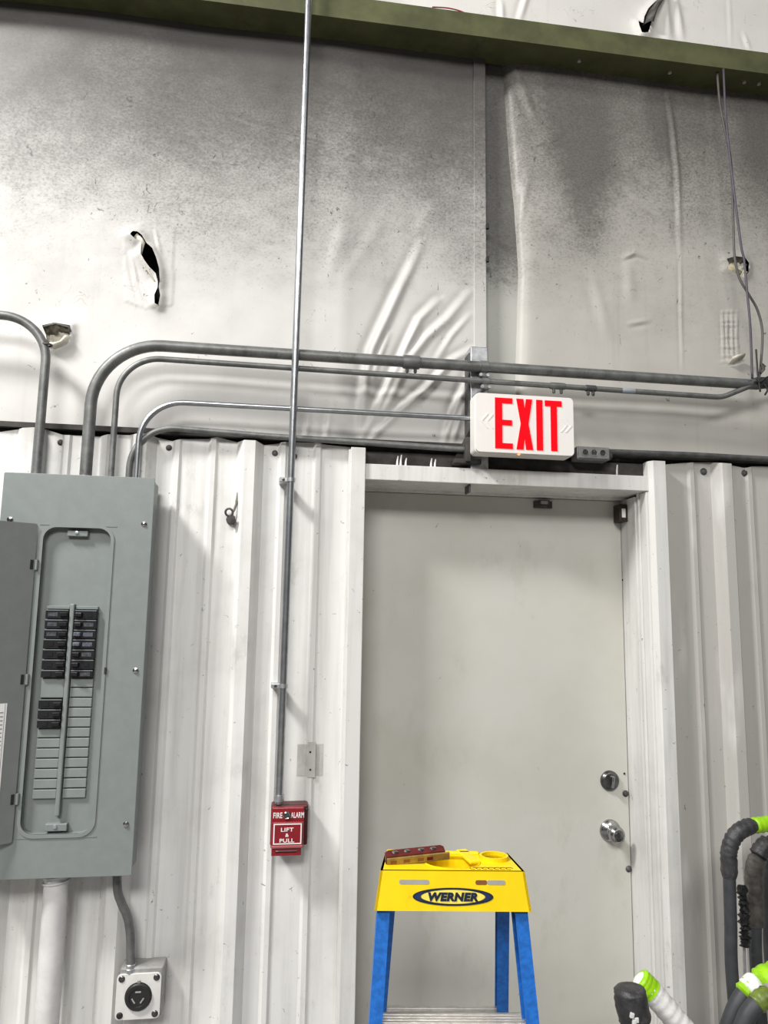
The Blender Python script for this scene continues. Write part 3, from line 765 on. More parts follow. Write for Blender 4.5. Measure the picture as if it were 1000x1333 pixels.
# junction box with three knockouts
pa, pb = P(752, 580, -.06), P(795, 599, -.06)
jb = empty('junction_box', ((pa.x+pb.x)/2, -.03, pb.z), 'small grey junction box with three round knockouts beside the lit sign', 'junction box')
obj('box_body', bx((pa.x, -.056, pb.z), (pb.x, .0, pa.z), .004), M['castgrey'], jb)
obj('cover', bx((pa.x+.004, -.061, pb.z+.003), (pb.x-.004, -.055, pa.z-.003), .002), M['castgrey'], jb)
for i in range(3):
    cx = pa.x+(pb.x-pa.x)*(.23+.265*i); cz = (pa.z+pb.z)/2
    ko = obj('knockout', lathe(nb(), (cx, -.060, cz), [(0, .001), (.010, .001), (.0105, .0035), (.0125, .0035), (.0135, 0)], seg=22), M['zinc'], jb, 30)
obj('connector', lathe(nb(), (pb.x-.002, YE, (pa.z+pb.z)/2), [(.012, 0), (.014, .002), (.014, .018), (.011, .02)], (1, 0, 0), 14), M['oldsteel'], jb, 40)
lug = lathe(nb(), (pa.x, -.03, (pa.z+pb.z)/2+.006), [(.012, 0), (.014, .01), (.011, .022)], (-1, 0, 0), 14); obj('connector', lug, M['oldsteel'], jb, 40)

# ------------------------------------------------------------------ exit sign
SY = -.125
c00, c10, c01, c11 = P(619, 588, SY), P(748.5, 594, SY), P(619.5, 510.5, SY), P(747.5, 517, SY)
sx0, sx1 = (c00.x+c01.x)/2, (c10.x+c11.x)/2; sz0, sz1 = (c00.z+c10.z)/2, (c01.z+c11.z)/2
sign = empty('exit_sign', ((sx0+sx1)/2, -.08, sz0), 'white rectangular exit sign with lit red letters above the door', 'exit sign')
bm = nb(); plate(bm, rrect(sx0, sx1, sz0, sz1, .014), [], wallfn, SY+.014, SY+.066)
obj('housing', bm, M['sign'], sign, 30)
bm = nb(); plate(bm, rrect(sx0+.0015, sx1-.0015, sz0+.0015, sz1-.0015, .0135), [], wallfn, SY+.002, SY+.014)
fp = obj('face_plate', bm, M['sign'], sign, 30)
md = fp.modifiers.new('b', 'BEVEL'); md.width = .004; md.segments = 3; md.limit_method = 'ANGLE'; md.angle_limit = math.radians(50)
obj('mounting_box', bx((sx0+.09, SY+.066, sz0+.05), (sx1-.09, .03, sz1-.05), .003), M['girt'], sign)
SW, SH = sx1-sx0, sz1-sz0
def S(u, v): return (sx0+u*SW, sz1-v*SH)
def glyph(polys, name):
    b = nb()
    for pl in polys: plate(b, [S(*q) for q in pl], [], wallfn, SY-.0002, SY+.004)
    obj(name, b, M['redlit'], sign)
def rc(u0, u1, v0, v1): return [(u0, v0), (u1, v0), (u1, v1), (u0, v1)]
t0, t1 = .075, .925
glyph([[(.195, t0), (.37, t0), (.37, t0+.09), (.267, t0+.09), (.267, .445), (.365, .445), (.365, .535), (.267, .535), (.267, t1-.09), (.372, t1-.09), (.372, t1), (.195, t1)]], 'letter_e')
glyph([[(.41, t0), (.482, t0), (.495, .24), (.508, t0), (.572, t0), (.531, .49), (.576, t1), (.504, t1), (.492, .73), (.478, t1), (.408, t1), (.453, .49)]], 'letter_x')
glyph([rc(.612, .676, t0, t1)], 'letter_i')
glyph([[(.70, t0), (.873, t0), (.873, t0+.095), (.822, t0+.095), (.822, t1), (.758, t1), (.758, t0+.095), (.70, t0+.095)]], 'letter_t')
for d_, u in ((-1, .10), (-1, .155), (1, .885), (1, .935)):
    b = nb(); u -= .0
    pl = [(u+.03*(-d_), .36), (u+.03*d_, .48), (u+.03*(-d_), .60), (u+.012*(-d_), .60), (u+.046*d_, .48), (u+.012*(-d_), .36)]
    plate(b, [S(*q) for q in pl], [], wallfn, SY+.0008, SY+.004); obj('chevron', b, M['sign'], sign)
p_ = Vector((sx0+SW*.44, SY+.01, sz0+.001))
obj('indicator_lamp', lathe(nb(), p_, [(.0035, 0), (.003, .003), (0, .0035)], (0, 0, -1), 10), M['amber'], sign)
obj('side_hub', bx((sx1-.005, SY+.03, sz0+.01), (sx1+.012, SY+.06, sz0+.03), .003), M['oldsteel'], sign)

# ------------------------------------------------------------------ breaker panel
PY = -.14
px0, px1 = -.776, -.363; pz0, pz1 = .943, 2.033
pan = empty('breaker_panel', ((px0+px1)/2, 0, pz0), 'tall grey electrical breaker panel with its door swung open', 'breaker panel')
obj('cabinet', bx((px0+.006, PY+.030, pz0+.006), (px1-.006, -.037, pz1-.006), .002), M['panel_dark'], pan)
bm = nb(); plate(bm, rrect(px0+.006, px1-.006, pz0+.006, pz1-.006, .002, 2), [rrect(px0+.02, px1-.02, pz0+.02, pz1-.02, .002, 2)], wallfn, PY+.006, PY+.031)
obj('cabinet_collar', bm, M['panel_dark'], pan)
def PP(px, py, Y=PY): p = P(px, py, Y); return p.x, p.z
ox0 = (PP(56, 800)[0]+PP(26, 1040)[0])/2-.03+.012; ox0 = PP(55, 720)[0]; ox1 = PP(143.5, 720)[0]; oz1 = PP(100, 687)[1]; oz0 = PP(75, 1086)[1]
bm = nb(); plate(bm, rrect(px0, px1, pz0, pz1, .004, 2), [rrect(ox0, ox1, oz0, oz1, .035, 8)], wallfn, PY, PY+.006)
cov = obj('cover', bm, M['panel'], pan)
md = cov.modifiers.new('b', 'BEVEL'); md.width = .002; md.segments = 2; md.limit_method = 'ANGLE'; md.angle_limit = math.radians(40)
bm = nb(); plate(bm, rrect(ox0-.009, ox1+.009, oz0-.009, oz1+.009, .043, 8), [rrect(ox0, ox1, oz0, oz1, .035, 8)], wallfn, PY-.003, PY+.003)
rim = obj('opening_rim', bm, M['panel'], cov, 30)
bm = nb(); plate(bm, rrect(ox0-.004, ox1+.004, oz0-.004, oz1+.004, .038, 8), [], wallfn, PY+.020, PY+.026)
dead = obj('dead_front', bm, M['panel'], pan)
# wall of the recess
bm = nb(); plate(bm, rrect(ox0-.003, ox1+.003, oz0-.003, oz1+.003, .037, 8), [rrect(ox0, ox1, oz0, oz1, .035, 8)], wallfn, PY+.003, PY+.022)
obj('recess_wall', bm, M['panel_dark'], pan, 30)
YB = PY+.018
def BX(px, py): return P(px, py, YB).x
def BZ(py, px=95): return P(px, py, YB).z
lx0, lx1 = BX(62, 793), BX(91.7, 793); rx0, rx1 = BX(99.6, 793), BX(128.4, 793)
rowz = [BZ(v) for v in (793.5, 806.2, 818.9, 831.6, 844.6, 857.8, 871.2, 882)]
def breaker(x0, x1, z1, z0, handle_side, style):
    g = .0012
    b = nb(); box(b, (x0, YB-.016, z0+g), (x1, YB+.003, z1-g), .0012)
    e = obj('breaker', b, M['breaker'], pan)
    obj('rim', bx((x0+.001, YB-.0165, z1-g-.0022), (x1-.001, YB-.0145, z1-g), 0), M['breaker_rim'], e)
    hx = x1-.017 if handle_side > 0 else x0+.017
    zc = (z0+z1)/2
    hb = nb(); box(hb, (hx-.010, YB-.026, zc-.0055), (hx+.010, YB-.014, zc+.0055), .002)
    moved(hb, T((hx, YB, zc)) @ RZ(14*handle_side) @ T((-hx, -YB, -zc)))
    obj('handle', hb, M['breaker'] if style != 2 else M['breaker_blue'], e)
    lx = x0+.020 if handle_side > 0 else x1-.020
    w_ = .007 if style == 0 else .013
    obj('rating_label', bx((lx-w_, YB-.0172, zc-.006), (lx+w_, YB-.0155, zc+.005), 0), (M['breaker'], M['breaker_grey'], M['breaker_blue'])[style], e)
for i in range(7):
    breaker(lx0, lx1, rowz[i], rowz[i+1], 1, 1 if i in (0, 1, 2) else 0)
    breaker(rx0, rx1, rowz[i], rowz[i+1], -1, 2 if i in (2, 3) else (1 if i in (1, 4, 6) else 0))
lowz = [BZ(v) for v in (909, 922, 935, 947)]
for i in range(3): breaker(lx0, lx1, lowz[i], lowz[i+1], 1, 0)
for x0, x1 in ((lx0, lx1), (rx0, rx1)):
    obj('top_filler', bx((x0, YB-.008, rowz[0]+.001), (x1, YB+.003, BZ(789)), .001), M['panel_dark'], pan)
pitch = (rowz[0]-rowz[7])/7
zbot = oz0+.065
def filler(x0, x1, z1, z0):
    obj('filler_plate', bx((x0, YB-.006, z0+.0016), (x1, YB+.003, z1-.0016), .0015), M['panel'], pan)
z = rowz[7]
while z-pitch > zbot: filler(rx0, rx1, z, z-pitch); z -= pitch
filler(lx0, lx1, rowz[7], lowz[0]+.0005)
z = lowz[3]
while z-pitch > zbot: filler(lx0, lx1, z, z-pitch); z -= pitch
obj('centre_rib', bx((lx1+.002, YB-.016, zbot-.02), (rx0-.002, YB+.003, BZ(786)), .003), M['panel'], pan)
# latches, marks and screws
for zz, hh in ((oz1-.014, .010), (oz0+.018, .012)):
    b = nb(); box(b, ((ox0+ox1)/2-.030, PY+.004, zz-hh), ((ox0+ox1)/2+.026, PY+.022, zz+hh*.6), .002)
    la = obj('latch_plate', b, M['panel_dark'], pan)
    obj('latch_screw', lathe(nb(), ((ox0+ox1)/2-.004, PY+.004, zz), [(.006, 0), (.005, .003), (0, .004)], seg=12), M['zinc'], la, 40)
a = PP(137.5, 873); obj('keyhole_slot', bx((a[0]-.003, PY-.0042, a[1]-.009), (a[0]+.003, PY-.002, a[1]+.009), .0005), M['black'], cov)
for q in ((187.5, 682), (176.5, 873), (164, 1073), (13, 676)):
    a = PP(*q)
    obj('cover_screw', lathe(nb(), (a[0], PY, a[1]), [(.008, 0), (.008, .002), (.005, .003), (.005, .005), (.002, .006), (0, .006)], seg=12), M['chrome'], cov, 40)
for za in (686-3.5, 1091):
    a, b_ = PP(50, za), PP(150 if za < 800 else 125, za+2)
    obj('door_seam', bx((ox0-.012, PY-.0012, a[1]-.0012), (ox1+.014, PY+.001, a[1]+.0012), 0), M['panel_dark'] if za < 800 else M['panel'], cov)
# door: hinged at the left of the opening, swung out past ninety degrees
hx_ = ox0-.014; TH = 32
hz1, hz0 = P(49, 682, PY-.005).z, P(18, 1096.5, PY-.005).z
mxd = T((hx_, PY-.006, 0)) @ RZ(TH)
DWD = ox1-ox0+.03
def dfn(u, v, t): return mxd @ Vector((-u, t, v))
bm = nb(); plate(bm, rrect(0.002, DWD, hz0, hz1, .006, 3), [], dfn, -.0015, .0015)
box(bm, (-DWD, .0015, hz0), (-DWD+.002, .012, hz1), 0, mxd)
pdoor = obj('door', bm, M['panel_door'], pan)
lz1, lz0 = P(14, 915, -.16).z, P(4, 1064, -.16).z
pap0, pap1 = .042, .042+.17
bm = nb(); plate(bm, [(pap0, lz0), (pap1, lz0), (pap1, lz1), (pap0, lz1)], [], dfn, -.0022, -.0014)
pap = obj('directory_card', bm, M['white'], pdoor)
bm = nb()
for row in range(24):
    zz = lz1-.022-(lz1-lz0-.04)*row/24
    for (u0, u1) in ((.008, .024), (.030, .065), (.075, .11), (.12, .155)):
        plate(bm, [(pap0+u0, zz-.003), (pap0+u1*(random.uniform(.9, 1) if u0 > .02 else 1), zz-.003), (pap0+u1, zz), (pap0+u0, zz)], [], dfn, -.0026, -.0021)
tag(obj('print_lines', bm, paint('print_grey', (.28, .27, .27), .6), pap), kind='stuff')
bm = nb()
for u0, u1, v0, v1 in ((.004, .0055, .004, .996), (.1645, .166, .004, .996)):
    plate(bm, [(pap0+u0, lz0+(lz1-lz0)*v0), (pap0+u1, lz0+(lz1-lz0)*v0), (pap0+u1, lz0+(lz1-lz0)*v1), (pap0+u0, lz0+(lz1-lz0)*v1)], [], dfn, -.0025, -.0021)
obj('card_border', bm, M['greyslot'], pap)
for za in (735, 884, 1039):
    zz = P(35, za, PY).z
    b = nb(); lathe(b, (hx_+.003, PY-.006, zz-.014), [(0, 0), (.0045, 0), (.0045, .028), (0, .028)], (0, 0, 1), 10)
    hg = obj('hinge', b, M['panel_dark'], pdoor, 40)
    bm = nb(); plate(bm, [(.006, zz-.013), (.014, zz-.013), (.014, zz+.013), (.006, zz+.013)], [], dfn, -.0028, -.0013); obj('hinge_slot', bm, M['black'], hg)

# ------------------------------------------------------------------ white drain pipe, flex conduit and outlet below the panel
YP = -.075
xp = (P(57, 1150, YP).x+P(90, 1150, YP).x)/2; rp_ = (P(90, 1150, YP).x-P(57, 1150, YP).x)/2-.001
pipe = empty('conduit_riser', (xp, YP, 0), 'thick white-painted pipe coming up from the floor into the panel bottom', 'pipe')
obj('pipe', lathe(nb(), (xp, YP, 0), [(0, 0), (rp_, 0), (rp_, pz0+.004), (0, pz0+.004)], (0, 0, 1), 28), M['pvc'], pipe, 40)
for dz in (.012, .028):
    obj('ridge', tube(nb(), [(xp+rp_*math.cos(a)*1.03, YP+rp_*math.sin(a)*1.03, pz0-dz+.004*math.cos(a)) for a in np.linspace(0, 2*math.pi, 25)], .0032, 8, caps=False), M['pvc'], pipe, 60)
obj('paint_scab', lathe(nb(), (xp-rp_*.3, YP-rp_*.93, pz0-.02), [(.006, 0), (.004, .004), (0, .005)], seg=9), M['pvc'], pipe)
YO = -.05
oa, ob = P(152.5, 1269, -.066), P(207.5, 1325.5, -.066)
outlet = empty('outlet_box', ((oa.x+ob.x)/2, 0, ob.z), 'square metal outlet box with a round black twist-lock socket near the floor pipe', 'outlet')
xo = ob.x+.004
obj('box_body', bx((oa.x+.006, -.060, ob.z+.002), (xo, .0, oa.z+.014), .005), M['zinc'] if False else paint('cast_box', (.36, .355, .34), .55, .3, .2, 30), outlet)
bm = nb(); cz_, cx_ = (oa.z+ob.z)/2, (oa.x+ob.x)/2
plate(bm, rrect(oa.x, ob.x, ob.z, oa.z, .012, 4), [circ(cx_, cz_, .036, 28)], wallfn, -.066, -.060)
cvp = obj('cover_plate', bm, M['plate'], outlet)
md = cvp.modifiers.new('b', 'BEVEL'); md.width = .0018; md.segments = 2; md.limit_method = 'ANGLE'
for i, (sx_, sz_) in enumerate(((-1, 1), (1, 1), (-1, -1), (1, -1))):
    q = (cx_+sx_*((ob.x-oa.x)/2-.013), -.066, cz_+sz_*((oa.z-ob.z)/2-.012))
    obj('corner_screw', lathe(nb(), q, [(.009, 0), (.0075, .002), (.005, .003), (0, .003)], seg=14), M['steeldark'] if i != 2 else M['black'], cvp, 40)
rec = obj('receptacle', lathe(nb(), (cx_, -.060, cz_), [(0, .0), (.035, 0), (.035, .011), (.032, .014), (.024, .014), (.023, .012), (0, .012)], seg=30), M['black'], outlet, 40)
for a in (90, 215, 325):
    ca, sa = math.cos(math.radians(a)), math.sin(math.radians(a)); c0 = Vector((cx_+.014*ca, -.0725, cz_+.014*sa))
    b = nb(); box(b, (-.0075, -.0012, -.0018), (.0075, .0012, .0018), .0004, T(c0) @ RY(-(a+90)))
    obj('slot', b, M['greyslot'], rec)
obj('receptacle_notch', bx((cx_-.004, -.069, cz_+.032), (cx_+.004, -.064, cz_+.042), .001), M['zinc'], rec)
fpts = [P(151, 1143, YO), P(153, 1158, YO), P(158, 1175, YO), P(166, 1194, YO), P(169.5, 1215, YO), P(170, 1240, YO), P(170, 1264, YO)]
fpts[0].z = pz0+.012
e = empty('conduit_pipe', fpts[-1], 'short grey offset conduit from the panel bottom down to the outlet box', 'conduit')
obj('tube', tube(nb(), spline(fpts), .0118, 14), M['gconduit'], e, 60)
q = fpts[-1]; obj('connector', lathe(nb(), (q.x, q.y, q.z-.004), [(.012, 0), (.0165, .001), (.0165, .012), (.014, .014), (.014, .022), (.012, .024)], (0, 0, 1), 14), M['zinc'], e, 40)

# ------------------------------------------------------------------ fire alarm
AY = -.072
fa0, fa1 = P(354.0, 1052, AY), P(396.5, 1105, AY)
ax0, ax1, az1, az0 = fa0.x, P(396.5, 1052, AY).x, fa0.z, P(370, 1105, AY).z
al = empty('fire_alarm', ((ax0+ax1)/2, 0, az0), 'red manual fire alarm pull station at the foot of the vertical conduit', 'fire alarm')
bb = obj('back_box', bx((ax0-.002, -.052, az0+.002), (ax1+.012, -.0, az1+.003), .005), paint('alarm_box_dark', (.075, .012, .014), .4), al)
cvr = obj('cover', bx((ax0, AY+.004, az0), (ax1, -.050, az1), .003), M['red'], al)
AW = ax1-ax0; AH = az1-az0
def A(u, v): return (ax0+u*AW, az1-v*AH)
q = A(.02, .335); q2 = A(.98, .97)
hd = obj('pull_handle', bx((q[0], AY-.006, q2[1]), (q2[0], AY+.006, q[1]), .003), M['red'], al)
bm = nb(); o_ = [A(.07, .375), A(.93, .375), A(.93, .875), A(.07, .875)]; i_ = [A(.105, .40), A(.895, .40), A(.895, .85), A(.105, .85)]
plate(bm, o_, [i_], wallfn, AY-.0068, AY-.0055); obj('white_border', bm, M['white'], hd)
q = A(.0, .955); q2 = A(1.0, .90); obj('handle_edge', bx((q[0]+.002, AY-.0085, q[1]-.002), (q2[0]-.002, AY-.003, q2[1]), .002), M['redpale'], hd)
bm = nb(); a_ = A(.03, 1.0); b_ = A(.93, 1.16)
plate(bm, [(a_[0], b_[1]), (b_[0], b_[1]), (b_[0], a_[1]+.01), (a_[0], a_[1]+.01)], [[(a_[0]+.012, b_[1]+.007), (b_[0]-.012, b_[1]+.007), (b_[0]-.012, a_[1]-.004), (a_[0]+.012, a_[1]-.004)]], wallfn, AY-.002, AY+.012)
obj('pull_tab', bm, M['red'], hd)
q = A(.47, .19)
lk = obj('key_lock', lathe(nb(), (q[0], AY+.004, q[1]), [(0, 0), (.0115, 0), (.0115, .005), (.009, .007), (.006, .005), (0, .005)], seg=20), M['chrome'], al, 40)
obj('lock_core', lathe(nb(), (q[0], AY, q[1]), [(0, 0), (.006, 0), (.006, .0025), (0, .0025)], seg=14), M['steeldark'], lk, 40)
for s, u, v, h_, w_, par, yy in (('FIRE', .19, .19, .0155, .026, cvr, AY+.0035), ('ALARM', .79, .19, .0155, .038, cvr, AY+.0035),
                                 ('LIFT', .49, .52, .0105, .036, hd, AY-.0062), ('&', .49, .655, .0095, .010, hd, AY-.0062), ('PULL', .49, .785, .0105, .042, hd, AY-.0062)):
    b = text_bm(s, h_, .0006, .018, 0, 1.05, w_); c_ = A(u, v)
    obj('lettering', moved(b, T((c_[0], yy, c_[1]))), M['white'], par)
for u in (1.06,):
    q = A(u, .10); obj('box_screw', lathe(nb(), (q[0]+.003, -.052, q[1]), [(.005, 0), (.004, .002), (0, .003)], seg=10), M['black'], bb)

# ------------------------------------------------------------------ hook with a rag on the ribbed wall
p = P(301, 671, -.01)
hk = empty('wall_hook', (p.x, 0, p.z), 'rusty eye bolt with a dirty twisted rag on the ribbed wall', 'hook')
obj('bolt_head', lathe(nb(), (p.x, .0, p.z-.012), [(0, 0), (.016, 0), (.016, .006), (.009, .010), (.009, .024), (.013, .026), (.013, .034), (0, .036)], (.1, -1, -.15), 10), M['oldsteel'], hk, 40)
obj('ring', tube(nb(), [(p.x-.006+.011*math.cos(a), -.022-.004*math.sin(a), p.z+.008+.011*math.sin(a)) for a in np.linspace(0, 2*math.pi, 17)], .0035, 8, caps=False), M['oldsteel'], hk, 60)
q = P(311, 636, -.012)
obj('rag', tube(nb(), spline([(p.x+.004, -.02, p.z+.004), (p.x+.013, -.018, p.z+.03), (p.x+.016, -.012, p.z+.055), (q.x, -.008, q.z)], 6), .004, 8, None, True, .3), paint('rag', (.2, .19, .17), .9, 0, .4, 60), hk, 60)

# ------------------------------------------------------------------ hanging cables (upper right)
YH = -.035
c1 = [(934, 97), (937.5, 135), (945, 175), (952, 215), (955, 300), (956.5, 333), (962, 360), (974, 382), (986, 403), (992.6, 432), (990.6, 475), (988, 495)]
c2 = [(942, 90), (945, 150), (951, 210), (957, 260), (965, 320), (969, 339), (973, 382), (977, 427), (979.5, 493)]
pts = [P(*q, YH-.03*min(1, i/3)) for i, q in enumerate(c1)]; pts[0].z = BZ0-.001
tag(obj('hanging_cable', tube(nb(), spline(pts), .0042, 8), M['cable'], None, 180), 'dark grey cable hanging from the olive beam, swinging right at its lower end', 'cable')
pts = [P(*q, -.066-.012*min(1, i/3)) for i, q in enumerate(c2)]
tag(obj('hanging_cable', tube(nb(), spline(pts), .004, 8), M['purple'], None, 180), 'purple-grey cable hanging straighter, tied off at the conduit end', 'cable')
e = empty('cable_tie_bundle', P(988, 497, -.06), 'knot of black cable ties and tape at the right conduit ends', 'tie')
q = P(986, 499, YC)
obj('tape_wrap', tube(nb(), [(q.x-.012, YC, q.z), (q.x, YC, q.z), (q.x+.02, YC, q.z+.002), (q.x+.04, YC-.005, q.z+.0)], .02, 14, [.0195, .022, .021, .017], True, .08), M['wrap'], e, 60)
for pp in ([(990, 510), (987, 490), (985.5, 470), (984.5, 455)], [(982, 497), (990, 497), (997, 492), (1006, 488)], [(996, 500), (999, 508), (996, 514)], [(980, 492), (979, 486)]):
    obj('tie', tube(nb(), spline([P(*a, -.075) for a in pp]), .0032, 7), M['black'], e, 180)
obj('tape_shred', tube(nb(), spline([P(*a, -.07) for a in ((990, 486), (994, 481), (991, 474), (996, 478))], 4), .005, 7, None, True, .3), M['wrapbrown'], e, 60)

# ------------------------------------------------------------------ step ladder
LZ = 1.13; LA = -7.0
f0 = Vector((.377, -.748, 0))                       # middle of the cap's front top edge
mxl = T(f0) @ RZ(LA)
lad = empty('step_ladder', (f0.x, f0.y, 0), 'yellow-topped blue fibreglass step ladder standing before the door', 'ladder')
def Lf(u, w_, z_): return mxl @ Vector((u, w_, z_))
HW0, HW1, CH, DEP = .149, .160, .074, .117          # cap half widths, skirt height, depth
LEAN = .14
bm = nb()      # cap: deck with cups, front skirt with slots, back and end skirts
def deckfn(u, v, t): return Lf(u, v, t)
outer = [(-HW0, 0), (HW0, 0), (HW0-.0125, DEP), (-HW0+.0125, DEP)]
big = [(.005+.058*math.cos(a), .052+.040*math.sin(a)) for a in np.linspace(0, 2*math.pi, 28)[:-1]]
cup = circ(.098, .078, .026, 22, .022)
slotL = [(-.125, .045), (-.105, .045), (-.105, .085), (-.125, .085)]
plate(bm, outer, [big, cup, slotL], deckfn, LZ, LZ-.006)
cap = obj('cap', bm, M['yellow'], lad)
def skirt(v): return -LEAN*(LZ-v)
bm = nb(); hz_ = LZ-CH
def frontfn(u, v, t): return Lf(u, skirt(v)-t, v)
plate(bm, [(-HW1, hz_), (HW1, hz_), (HW0, LZ), (-HW0, LZ)], [], frontfn, 0, -.005)
fs = obj('front_skirt', bm, M['yellow'], cap)
bm = nb(); plate(bm, [(-HW1+.016, hz_), (HW1-.016, hz_), (HW0-.014, LZ), (-HW0+.014, LZ)], [], lambda u, v, t: Lf(u, DEP+LEAN*(LZ-v)-t, v), 0, .005); obj('back_skirt', bm, M['yellow'], cap)
for s in (-1, 1):
    bm = nb(); plate(bm, [(-.0-LEAN*CH, hz_), (DEP+LEAN*CH, hz_), (DEP, LZ), (0, LZ)], [], lambda u, v, t: Lf(s*(HW0+(HW1-HW0)*(LZ-v)/CH-t-.11*max(u, 0)), u, v), 0, .005)
    obj('end_skirt', bm, M['yellow'], cap)
# cup wells and raised rims
def well(out, zt_, zb, rim_):
    b = nb(); n = len(out)
    cu_ = sum(p_[0] for p_ in out)/n; cv_ = sum(p_[1] for p_ in out)/n
    a = [b.verts.new(Lf(u, v, zt_)) for u, v in out]; c_ = [b.verts.new(Lf(u, v, zb)) for u, v in out]
    r1 = [b.verts.new(Lf(cu_+(u-cu_)*rim_, cv_+(v-cv_)*rim_, zt_)) for u, v in out]
    r0 = [b.verts.new(Lf(cu_+(u-cu_)*rim_, cv_+(v-cv_)*rim_, LZ-.004)) for u, v in out]
    for i in range(n):
        j = (i+1) % n
        b.faces.new((a[i], a[j], c_[j], c_[i])); b.faces.new((a[i], a[j], r1[j], r1[i])); b.faces.new((r1[i], r1[j], r0[j], r0[i]))
    b.faces.new(c_); return b
obj('tool_well', well(big, LZ+.002, LZ-.04, 1.03), M['yellow'], cap)
obj('cup_holder', well(cup, LZ+.008, LZ-.05, 1.22), M['yellow'], cap)
obj('raised_block', bx((-HW0+.016, .086, LZ-.002), (-.06, DEP-.002, LZ+.007), .003, mxl), M['yellow'], cap)
obj('raised_ridge', bx((.05, .03, LZ-.002), (.075, DEP-.004, LZ+.006), .003, mxl @ T((.0, .0, 0)) @ RZ(14)), M['yellow'], cap)
obj('back_ridge', bx((-.055, DEP-.016, LZ-.002), (.07, DEP-.004, LZ+.006), .003, mxl), M['yellow'], cap)
bm = nb()
for k_ in range(7):
    u = .045+.0125*k_
    tube(bm, [Lf(u+.006*math.cos(a)*1.2, .016+.006*math.sin(a), LZ+.0004) for a in np.linspace(0, 2*math.pi*.8, 10)], .0008, 5)
obj('marker_scrawl', bm, M['brown'], cap)
def on_front(b): # mesh in xz plane facing -y -> onto the leaning skirt
    return b
def front_plate(loop, holes, t0, t1, mat, name, par):
    b = nb(); plate(b, loop, holes, frontfn, t0, t1); return obj(name, b, mat, par)
def FU(px): return (px-590)/ (689-490) * .3
su = lambda a: -HW1+ (a-115)/(880-115)*2*HW1
for (a0, a1, m_) in ((230, 380, 'greyslot'), (668, 760, 'greyslot'), (610, 668, 'brown')):
    zc = LZ-(260-207)/(395-207)*CH
    front_plate(rrect(su(a0)*.985, su(a1)*.985, zc-.0042, zc+.0042, .0035, 3), [], .0006, -.0004, M[m_], 'slot', fs)
ec = ((su(300)+su(695))/2, LZ-(326-207)/(393-207)*CH); ew = (su(695)-su(300))/2; eh = .0165
bm_o = circ(ec[0], ec[1], ew, 44, eh); bm_i = circ(ec[0], ec[1], ew*.80, 44, eh*.80)
front_plate(bm_o, [bm_i], .0010, -.0004, M['navy'], 'logo_ring', fs)
front_plate(circ(ec[0], ec[1], ew*.78, 40, eh*.78), [], .0005, -.0004, paint('logo_pale_yellow', (.92, .74, .12), .45), 'logo_field', fs)
for s in (-1, 1):
    o_ = [(ec[0]+s*ew*x, ec[1]+eh*y) for x, y in ((.955, 0), (.87, .34), (.74, .50), (.79, .22), (.80, 0), (.79, -.22), (.74, -.50), (.87, -.34))]
    front_plate(o_, [], .0014, -.0002, M['navyblue'], 'logo_wing', fs)
b = text_bm('WERNER', .0160, .0006, .06, .18, 1.08, ew*1.24)
for v in b.verts:
    v.co = frontfn(ec[0]+v.co.x, ec[1]+v.co.z, .0012-v.co.y)
obj('lettering', b, M['navy'], fs)
# rails
ZTOP = hz_+.03
def rail(front, s):
    """C-channel rail from cap to floor"""
    k_ = .19 if front else .36
    ut, ub = (.139, .212) if front else (.122, .178)
    def axis(zv):
        t = (ZTOP-zv)/ZTOP
        u = s*(ut+(ub-ut)*t)
        wv = (skirt(ZTOP)+.040 - k_*(ZTOP-zv)) if front else (DEP-.012+k_*(ZTOP-zv))
        return u, wv
    wd, dp, th = .026, .052, .004
    b = nb(); secs = []
    # web outside (u = s*wd/2 side), flanges front and back pointing inwards
    prof = [(wd/2, -dp/2), (-wd/2, -dp/2), (-wd/2, -dp/2+th), (wd/2-th, -dp/2+th), (wd/2-th, dp/2-th), (-wd/2, dp/2-th), (-wd/2, dp/2), (wd/2, dp/2)]
    for zv in (.0, ZTOP):
        u, wv = axis(zv); secs.append([b.verts.new(Lf(u+s*a, wv+c_*(.6 if not front else 1), zv)) for a, c_ in prof])
    n = len(prof)
    for i in range(n): b.faces.new((secs[0][i], secs[0][(i+1) % n], secs[1][(i+1) % n], secs[1][i]))
    b.faces.new(secs[0]); b.faces.new(secs[1])
    o = obj('front_rail' if front else 'rear_rail', b, M['blue'], lad)
    u, wv = axis(.02)
    obj('foot', bx((u-.02, wv-.035, 0), (u+.02, wv+.035, .035), .004, mxl), M['black'], o)
    return axis
axf = rail(True, 1); rail(True, -1); axr = rail(False, 1); rail(False, -1)
for zst in (LZ-.285, LZ-.285-.305, LZ-.285-.61):
    if zst < .1: continue
    u, wv = axf(zst)
    b = nb(); w0 = wv-.030; w1 = wv+.048; h = u-.008
    box(b, (-h, w0, zst-.004), (h, w1, zst), .001, mxl)
    box(b, (-h, w0, zst-.026), (h, w0+.003, zst), .0008, mxl); box(b, (-h, w1-.003, zst-.026), (h, w1, zst), .0008, mxl)
    for r_ in range(7):
        box(b, (-h, w0+.006+r_*.010, zst-.001), (h, w0+.010+r_*.010, zst+.0015), 0, mxl)
    obj('step', b, M['alu'], lad)
for zst in (.75, .35):
    u, wv = axr(zst); b = nb(); box(b, (-u, wv-.006, zst-.012), (u, wv+.006, zst+.012), .002, mxl); obj('rear_brace', b, M['alu'], lad)
for s in (-1, 1):
    u, wv = axf(.6); u2, wv2 = axr(.6); b = nb(); tube(b, [Lf(s*(u-.006), wv, .6), Lf(s*(u-.006), wv2, .6)], .005, 8); obj('spreader', b, M['alu'], lad)

